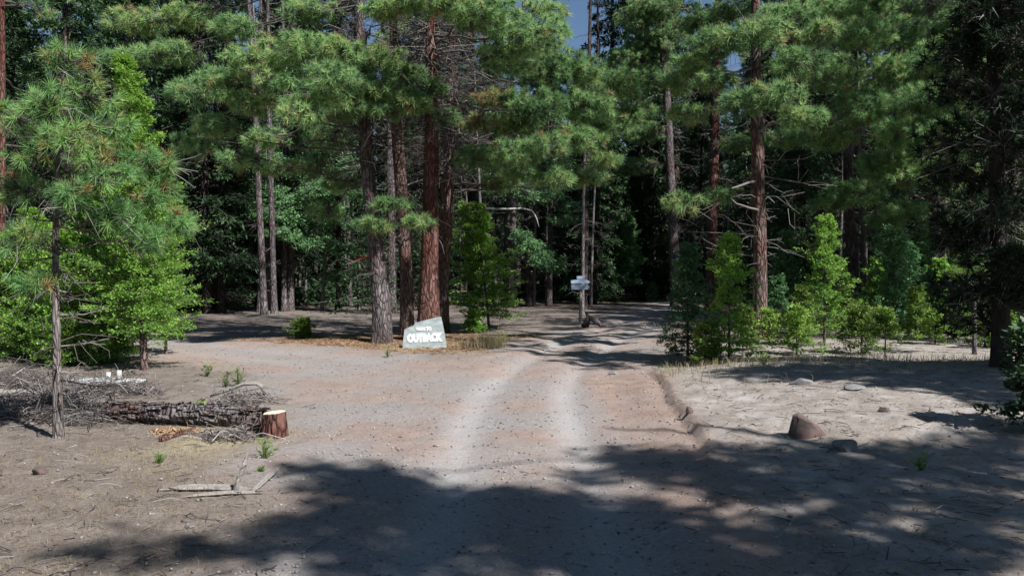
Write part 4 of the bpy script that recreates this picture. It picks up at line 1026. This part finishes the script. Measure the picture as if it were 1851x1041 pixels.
def splint(P, r, flat, seed):
    rg = np.random.default_rng(seed); P = np.asarray(P, float); K = 14; s_ = np.linspace(0, len(P) - 1, K); i = np.clip(s_.astype(int), 0, len(P) - 2); f = (s_ - i)[:, None]
    Q = P[i] * (1 - f) + P[i + 1] * f; T = nrm(np.gradient(Q, axis=0)); U = nrm(np.cross(T, [0, 0, 1.])) ; W = np.cross(T, U); n = 9
    a = np.linspace(0, 2 * np.pi, n, endpoint=False); side = rg.uniform(.45, 1.25, n); V = []
    for k in range(K):
        e = min(k, K - 1 - k); tp = 1 if e > 2 else (.45, .75, .92)[e]
        for j in range(n):
            q = r * side[j] * tp * (1 + rg.normal(0, .06)); off_ = (rg.normal(0, r * 1.6) if e == 0 else 0)
            V.append(Q[k] + U[k] * math.cos(a[j]) * q + W[k] * math.sin(a[j]) * q * flat + T[k] * off_)
    F = [[k * n + j, k * n + (j + 1) % n, (k + 1) * n + (j + 1) % n, (k + 1) * n + j] for k in range(K - 1) for j in range(n)] + [list(range(n))[::-1], [(K - 1) * n + j for j in range(n)]]
    return V, F
def splint_thing(name, px0, py0, px1, py1, r, flat, label, cat, mat='greywood', rise=0., seed=1, bend=.03):
    a_ = at(px0, py0); b_ = at(px1, py1); d = b_ - a_
    V, F = splint([[0, 0, r * flat * .7], d * .5 + [0, bend, r * flat * .8 + rise * .5], d + [0, 0, r * flat * .7 + rise]], r, flat, seed)
    o = mk(name, V, F, M[mat]); o.location = tuple(a_); return tag(o, label, cat)
def stray_log(px0, py0, px1, py1, r, name, label, cat, mat='greywood', rise=0., curve=.03, rough=.25, seg=14, h1=None):
    a_ = at(px0, py0); b_ = at(px1, py1); d = b_ - a_
    P = [a_ * 0 + [0, 0, r[0] * .6], d * .5 + [0, 0, r[0] * .7 + rise * .5] + R.normal(0, curve, 3) * [1, 1, .2], d + [0, 0, r[-1] * .7 + rise]]
    me = log_mesh(P, np.interp([0, 1, 2], [0, 2], [r[0], r[-1]]), M[mat], rough, 9, seg); me.name = name
    return tag(link(name, me, None, tuple(a_)), label, cat)
stray_log(-60, 716, 72, 716, (.06, .05), 'old_log', 'bluish-grey weathered log at the left edge beyond the brush pile', 'log')
splint_thing('broken_limb', 312, 886, 446, 888, .042, .6, 'bleached split limb lying on the dirt at lower left', 'branch', seed=4)
splint_thing('broken_limb', 350, 898, 470, 892, .026, .6, 'thinner grey split piece lying just in front of the bleached limb', 'branch', seed=9)
splint_thing('wood_scrap', 456, 890, 500, 856, .032, .45, 'short dark-edged board scrap angled on the dirt right of the bleached limb', 'wood scrap', rise=.03, seed=6)
stray_log(541, 1000, 606, 965, (.006, .004), 'thin_stick', 'thin pale stick lying in the foreground shade', 'stick')
stray_log(290, 798, 352, 776, (.03, .02), 'bark_slab', 'orange-brown bark slab lying in front of the log', 'bark slab', mat='bark_red', rough=.7)
# upright splinter
b_ = at(432, 890); V, F = splint([(-.03, 0, -.02), (.0, 0, .1), (.035, 0, .2), (.06, .01, .28)], .042, .55, 21); o = mk('wood_splinter', V, F, M['greywood']); o.location = tuple(b_)
tag(o, 'upright grey splinter of broken wood at lower left', 'wood splinter')
# curved branch hoop behind log end
b_ = at(455, 728); Bq = Buf(); q_ = lambda x, y: on(x, y, b_[1]) - b_
tube(Bq, [q_(380, 716), q_(410, 706), q_(440, 694), q_(465, 693), q_(477, 702), q_(476, 716), q_(468, 726)], [.012, .02, .022, .025, .035, .035, .03], 8, rough=.3)
for k in range(26):
    s_ = q_(R.uniform(395, 475), R.uniform(696, 724)); sticks(Bq, [s_], [s_ + R.normal(size=3) * [.14, .1, .06] + [0, 0, -.03]], .007, .003, .6)
tag(link('bent_branch', Bq.mesh('bent_branch', M['greywood']), None, tuple(b_)), 'gnarled dead branch bent into a hoop above the far end of the log', 'branch')

# brush piles: tangles nobody could count
def brush(cx, cy, rx, ry, hz, n, name, label, L=.35, r=.006, mat='twigs', center=None):
    z0_ = float(hgt(cx, cy)); B = Buf()
    u = R.normal(size=(n, 2)) * .45; z = np.abs(R.normal(0, .4, n)) * hz * np.exp(-(u ** 2).sum(1))
    C = np.stack([cx + u[:, 0] * rx, cy + u[:, 1] * ry, z], 1); C[:, 2] += hgt(C[:, 0], C[:, 1]) + .01
    d = nrm(R.normal(size=(n, 3)) * [1, 1, .35]); l = L * R.uniform(.3, 1.3, n)[:, None]
    A_, E_ = C - d * l * .5, C + d * l * .5
    g0 = hgt(A_[:, 0], A_[:, 1]); g1 = hgt(E_[:, 0], E_[:, 1]); A_[:, 2] = np.maximum(A_[:, 2], g0 - .01); E_[:, 2] = np.maximum(E_[:, 2], g1 - .01)
    sticks(B, A_, E_, r * R.uniform(.5, 1.6, n), r * .4, R.random(n), .12)
    for k in range(2):
        t_ = R.random((n, 1)); s = A_ + (E_ - A_) * t_; sticks(B, s, s + nrm(d + R.normal(size=(n, 3))) * l * .35, r * .5, r * .25, R.random(n), .15)
    me = B.mesh(name, M[mat]); return tag(link(name, me), label, 'brush', kind='stuff')
for (px, py, rx, ry, hz, n, lab) in [(70, 745, .9, .7, .28, 620, 'tangled grey brush pile around the foot of the near young pine'),
                                     (205, 712, .8, .4, .22, 420, 'dark twiggy brush behind the fallen log'),
                                     (165, 762, .7, .35, .10, 260, 'loose twigs spread in front of the left end of the log'),
                                     (20, 700, 1.2, 1.0, .4, 480, 'grey dead brush by the left edge'),
                                     (415, 792, .35, .25, .08, 110, 'low grey root debris left of the cut stump'),
                                     (440, 730, .5, .2, .2, 110, 'dry twigs sticking up along the far end of the log')]:
    b_ = at(px, py); brush(b_[0], b_[1], rx, ry, hz, n, 'brush_pile', lab)
b_ = at(320, 782); brush(b_[0], b_[1], .30, .12, .03, 110, 'bark_chips', 'orange bark chips scattered in front of the log', .12, .008, 'litter')

# pale slab with two white blocks
cs = at(190, 690)
sl = mk('concrete_slab', *(lambda V, F: (V, F))(*solid([(-.62, -.03), (-.60, .045), (-.1, .06), (.55, .04), (.6, -.03)], -.18, .36)), M['concrete']); sl.location = (cs[0], cs[1], cs[2] - .015)
tag(sl, 'pale flat slab on the ground behind the brush, under the left cedars', 'slab')
for k, (dx, hh) in enumerate([(.05, .10), (.22, .13)]):
    Bq = Buf(); tube(Bq, [(0, 0, 0), (0, 0, hh * .5), (0.004, 0, hh)], [.035, .036, .034], 10)
    tag(link('white_block', Bq.mesh('white_block', M['offwhite']), None, (cs[0] + dx, cs[1], cs[2] + .05)), ['shorter white cylinder standing on the pale slab, left of the taller one', 'taller white cylinder standing on the pale slab'][k], 'block')

# =================================================================== ROCKS
def ico_rock(name, px, py, sx, sy, sz, mat, label=None, seed=0, sink=.2, pts=None):
    import bmesh
    bm = bmesh.new(); bmesh.ops.create_icosphere(bm, subdivisions=3, radius=1)
    rr = np.random.default_rng(seed); pl = nrm(rr.normal(size=(11, 3))); dd = rr.uniform(.55, .9, 11)
    for v in bm.verts:
        p = np.array(v.co)
        for n_, d_ in zip(pl, dd):
            e = p @ n_ - d_
            if e > 0: p = p - n_ * e
        v.co = (p[0] * sx, p[1] * sy, (p[2] + .5) * sz)
    me = bpy.data.meshes.new(name); bm.to_mesh(me); bm.free(); me.materials.append(mat)
    b = at(px, py); o = link(name, me, None, (b[0], b[1], b[2] - sink * sz))
    if label: tag(o, label, 'rock')
    return o
# wedge shaped rock: high left point falling to the right
rk = at(1459, 788); s_ = rk[1] / FPX
Vr = [(-32, 12, -4), (30, 10, -4), (36, -14, -4), (-28, -16, -4), (-25, 4, 38), (-14, 8, 42), (-18, -10, 34), (2, -12, 26), (6, 8, 30), (22, -10, 14), (24, 6, 16), (-31, -4, 18)]
import bmesh
bm = bmesh.new()
for v in Vr: bm.verts.new((v[0] * s_, v[1] * s_, v[2] * s_))
bmesh.ops.convex_hull(bm, input=bm.verts); bmesh.ops.subdivide_edges(bm, edges=bm.edges, cuts=2, use_grid_fill=True)
for v in bm.verts: v.co += Vector(R.normal(0, .0035, 3))
me = bpy.data.meshes.new('rock'); bm.to_mesh(me); bm.free(); me.materials.append(M['rock'])
tag(link('rock', me, None, tuple(rk)), 'wedge-shaped reddish rock on the sunny sandy bank at the right', 'rock')
ico_rock('rock', 1527, 812, .13, .10, .075, M['rockgrey'], 'pale rounded rock just beyond the tree shade right of the wedge-shaped rock', 3)
ico_rock('rock', 1107, 677, .09, .07, .05, M['rockgrey'], 'pale stone at the top corner of the road bank', 5)
ico_rock('rock', 1245, 745, .05, .05, .05, M['rock'], 'small dark stone sitting on the eroded edge of the bank', 6)
ico_rock('rock', 1448, 694, .16, .12, .06, M['rockgrey'], 'low pale stone in the shade on the right bank, left of its twin', 8)
ico_rock('rock', 1545, 706, .13, .10, .045, M['rockgrey'], 'broader low pale stone at the edge of the shade band on the right bank', 9)
ico_rock('rock', 1600, 745, .07, .06, .04, M['rock'], 'small red stone on the sandy bank right of the wedge-shaped rock', 10)
ico_rock('rock', 75, 856, .08, .06, .05, M['rock'], 'small dark clod on the bare dirt at lower left', 12)

# gravel on the road, twigs and needles on the ground
def pebbles():
    n = 34000; y = 3.6 + 22 * R.random(n) ** 1.35; x = R.uniform(-.66, .66, n) * y
    road, track, lit, grass, forest, right = masks(x, y)
    keep = R.random(n) < np.clip(road * (1 - .55 * track) + .28 * (1 - road), 0, 1); x, y = x[keep], y[keep]; n = len(x)
    s = (.003 + .013 * R.random(n) ** 3.6) * (1 + y * .02)
    ico = nrm(np.array([[0, 0, 1.], [.9, 0, .2], [.28, .85, .15], [-.72, .53, .25], [-.72, -.53, .1], [.28, -.85, .2], [0, 0, -1]]))
    Vp = ico[None] * R.uniform(.6, 1.3, (n, 7, 1)) * np.stack([s * R.uniform(.8, 1.5, n), s, s * R.uniform(.45, .9, n)], 1)[:, None, :]
    an = R.uniform(0, 6.28, n); c, sn = np.cos(an)[:, None], np.sin(an)[:, None]
    V = np.stack([Vp[..., 0] * c - Vp[..., 1] * sn, Vp[..., 0] * sn + Vp[..., 1] * c, Vp[..., 2]], 2)
    V += np.stack([x, y, hgt(x, y) + s * .25], 1)[:, None, :]
    f = np.array([[0, 1, 2], [0, 2, 3], [0, 3, 4], [0, 4, 5], [0, 5, 1], [6, 2, 1], [6, 3, 2], [6, 4, 3], [6, 5, 4], [6, 1, 5]])
    F = (np.arange(n)[:, None, None] * 7 + f[None]).reshape(-1, 3); B = Buf(); B.add(V.reshape(-1, 3), F, np.repeat(R.random(n), 7))
    tag(link('gravel', B.mesh('gravel', M['gravel'])), 'loose gravel and small stones strewn over the dirt road', 'gravel', kind='stuff')
pebbles()
def litter():
    B = Buf()
    def lay(n, x, y, L, r, z=.006):
        a = R.uniform(0, 6.28, n); l = L * R.uniform(.3, 1.2, n); d = np.stack([np.cos(a), np.sin(a), R.normal(0, .12, n)], 1) * l[:, None] * .5
        c = np.stack([x, y, hgt(x, y) + z], 1); sticks(B, c - d, c + d, r, r * .6, R.random(n), .08)
    n = 9000; y = 3.8 + 16 * R.random(n) ** 1.3; x = R.uniform(-.66, .66, n) * y; rd = masks(x, y)[0]
    k = R.random(n) > rd * .93; x, y = x[k], y[k]; lay(len(x), x, y, .09, .0022)
    n = 9000; x = R.normal(-1.6, 3.0, n); y = R.normal(20, 1.5, n); rd = masks(x, y)[0]; k = rd < .4; x, y = x[k], y[k]; lay(len(x), x, y, .16, .006, .01)
    B2 = B; B = Buf(); n = 2600; y = 3.8 + 18 * R.random(n) ** 1.2; x = R.uniform(-.66, .66, n) * y; rd = masks(x, y)[0]
    k = R.random(n) > rd * .96; x, y = x[k], y[k]; lay(len(x), x, y, .20, .0045, .008)
    tag(link('fallen_twigs', B.mesh('fallen_twigs', M['twigs'])), 'grey twigs scattered over the dirt beside the road', 'twigs', kind='stuff'); B = B2
    tag(link('needle_litter', B.mesh('needle_litter', M['litter'])), 'fallen needles and bits of twig on the forest floor', 'litter', kind='stuff')
litter()
def grass(name, label, cx, cy, sx, sy, n, h, w, mat='drygrass', tintm=.45, spread=.3):
    x = R.normal(cx, sx, n); y = R.normal(cy, sy, n); k = masks(x, y)[0] < .55; x, y = x[k], y[k]; n = len(x)
    C = np.stack([x, y, hgt(x, y) - .01], 1); D = nrm(np.stack([R.normal(0, spread, n), R.normal(0, spread, n), np.ones(n)], 1))
    B = Buf(); L_ = h * R.uniform(.3, 1.1, n)[:, None]; s = nrm(np.cross(D, R.normal(size=(n, 3)))) * w * .5
    m1 = C + D * L_ * .55; tip = C + D * L_ + np.stack([R.normal(0, .25, n), R.normal(0, .25, n), -np.abs(R.normal(0, .12, n))], 1) * L_
    V = np.stack([C - s, C + s, m1 - s * .8, m1 + s * .8, tip], 1).reshape(-1, 3); i = np.arange(n)[:, None] * 5
    B.add(V, np.concatenate([i + [0, 1, 3], i + [0, 3, 2], i + [2, 3, 4]]), np.repeat(np.clip(R.normal(tintm, .25, n), 0, 1), 5))
    tag(link(name, B.mesh(name, M[mat])), label, 'grass', kind='stuff')
grass('dry_grass', 'sparse dry grass on the dirt at the left roadside', -2.9, 8.2, .9, 2.4, 5200, .09, .003)
grass('dry_grass', 'short straw-coloured grass over the lower left dirt', -3.4, 6.0, 1.6, 1.4, 6500, .07, .0025)
b_ = at(905, 628); grass('dry_grass', 'pale dry grass tuft on the island right of the OUTBACK sign', b_[0], b_[1], .45, .35, 900, .42, .008, tintm=.5)
b_ = at(965, 622); grass('dry_grass', 'taller green-tinged grass clump at the tip of the island by the road', b_[0], b_[1], .42, .5, 1100, .6, .008, tintm=.9)
b_ = at(640, 632); grass('dry_grass', 'thin low grass along the front of the island', b_[0], b_[1], 1.6, .35, 700, .16, .006, tintm=.6)
b_ = at(1400, 670); grass('dry_grass', 'sparse dry grass under the right-hand cedars', b_[0] + .8, b_[1] + 1.2, 2.4, .8, 2200, .2, .007, tintm=.6)
for (px, py, h, lab) in [(480, 828, .17, 'small leafy weed in front of the cut stump'), (356, 758, .22, 'green weed growing against the fallen log'), (288, 838, .10, 'tiny green weed alone on the bare dirt at lower left'),
                         (374, 680, .22, 'small green weed beside the shade of the tallest left cedar'), (430, 698, .24, 'small green weed beyond the hooped branch'), (408, 700, .2, 'green shoot left of the weed beyond the hooped branch'),
                         (382, 762, .15, 'small weed in front of the log, right of the larger one'), (700, 646, .16, 'grassy sprig at the road edge below the OUTBACK sign'), (1665, 850, .16, 'small green weed inside the tree shade at lower right'), (1380, 660, .25, 'low weed at the foot of the right-hand cedars'),
                         (472, 852, .06, 'tiny yellowish weed between the stump and the board scrap')]:
    b_ = at(px, py); B = Buf(); n = 34
    a = R.uniform(0, 6.28, n); zz = R.uniform(.1, 1, n) * h
    C = np.stack([np.cos(a) * .02, np.sin(a) * .02, zz], 1) + R.normal(0, h * .16, (n, 3)) * [1, 1, .2]; D = np.stack([np.cos(a), np.sin(a), R.uniform(.2, 1.2, n)], 1)
    leaves(B, C, D, h * R.uniform(.25, .5, n), h * .10, R.random(n)); sticks(B, np.zeros((n, 3)), C, .003, .002, .3)
    tag(link('weed', B.mesh('weed', M['shrub']), None, tuple(b_)), lab, 'weed')
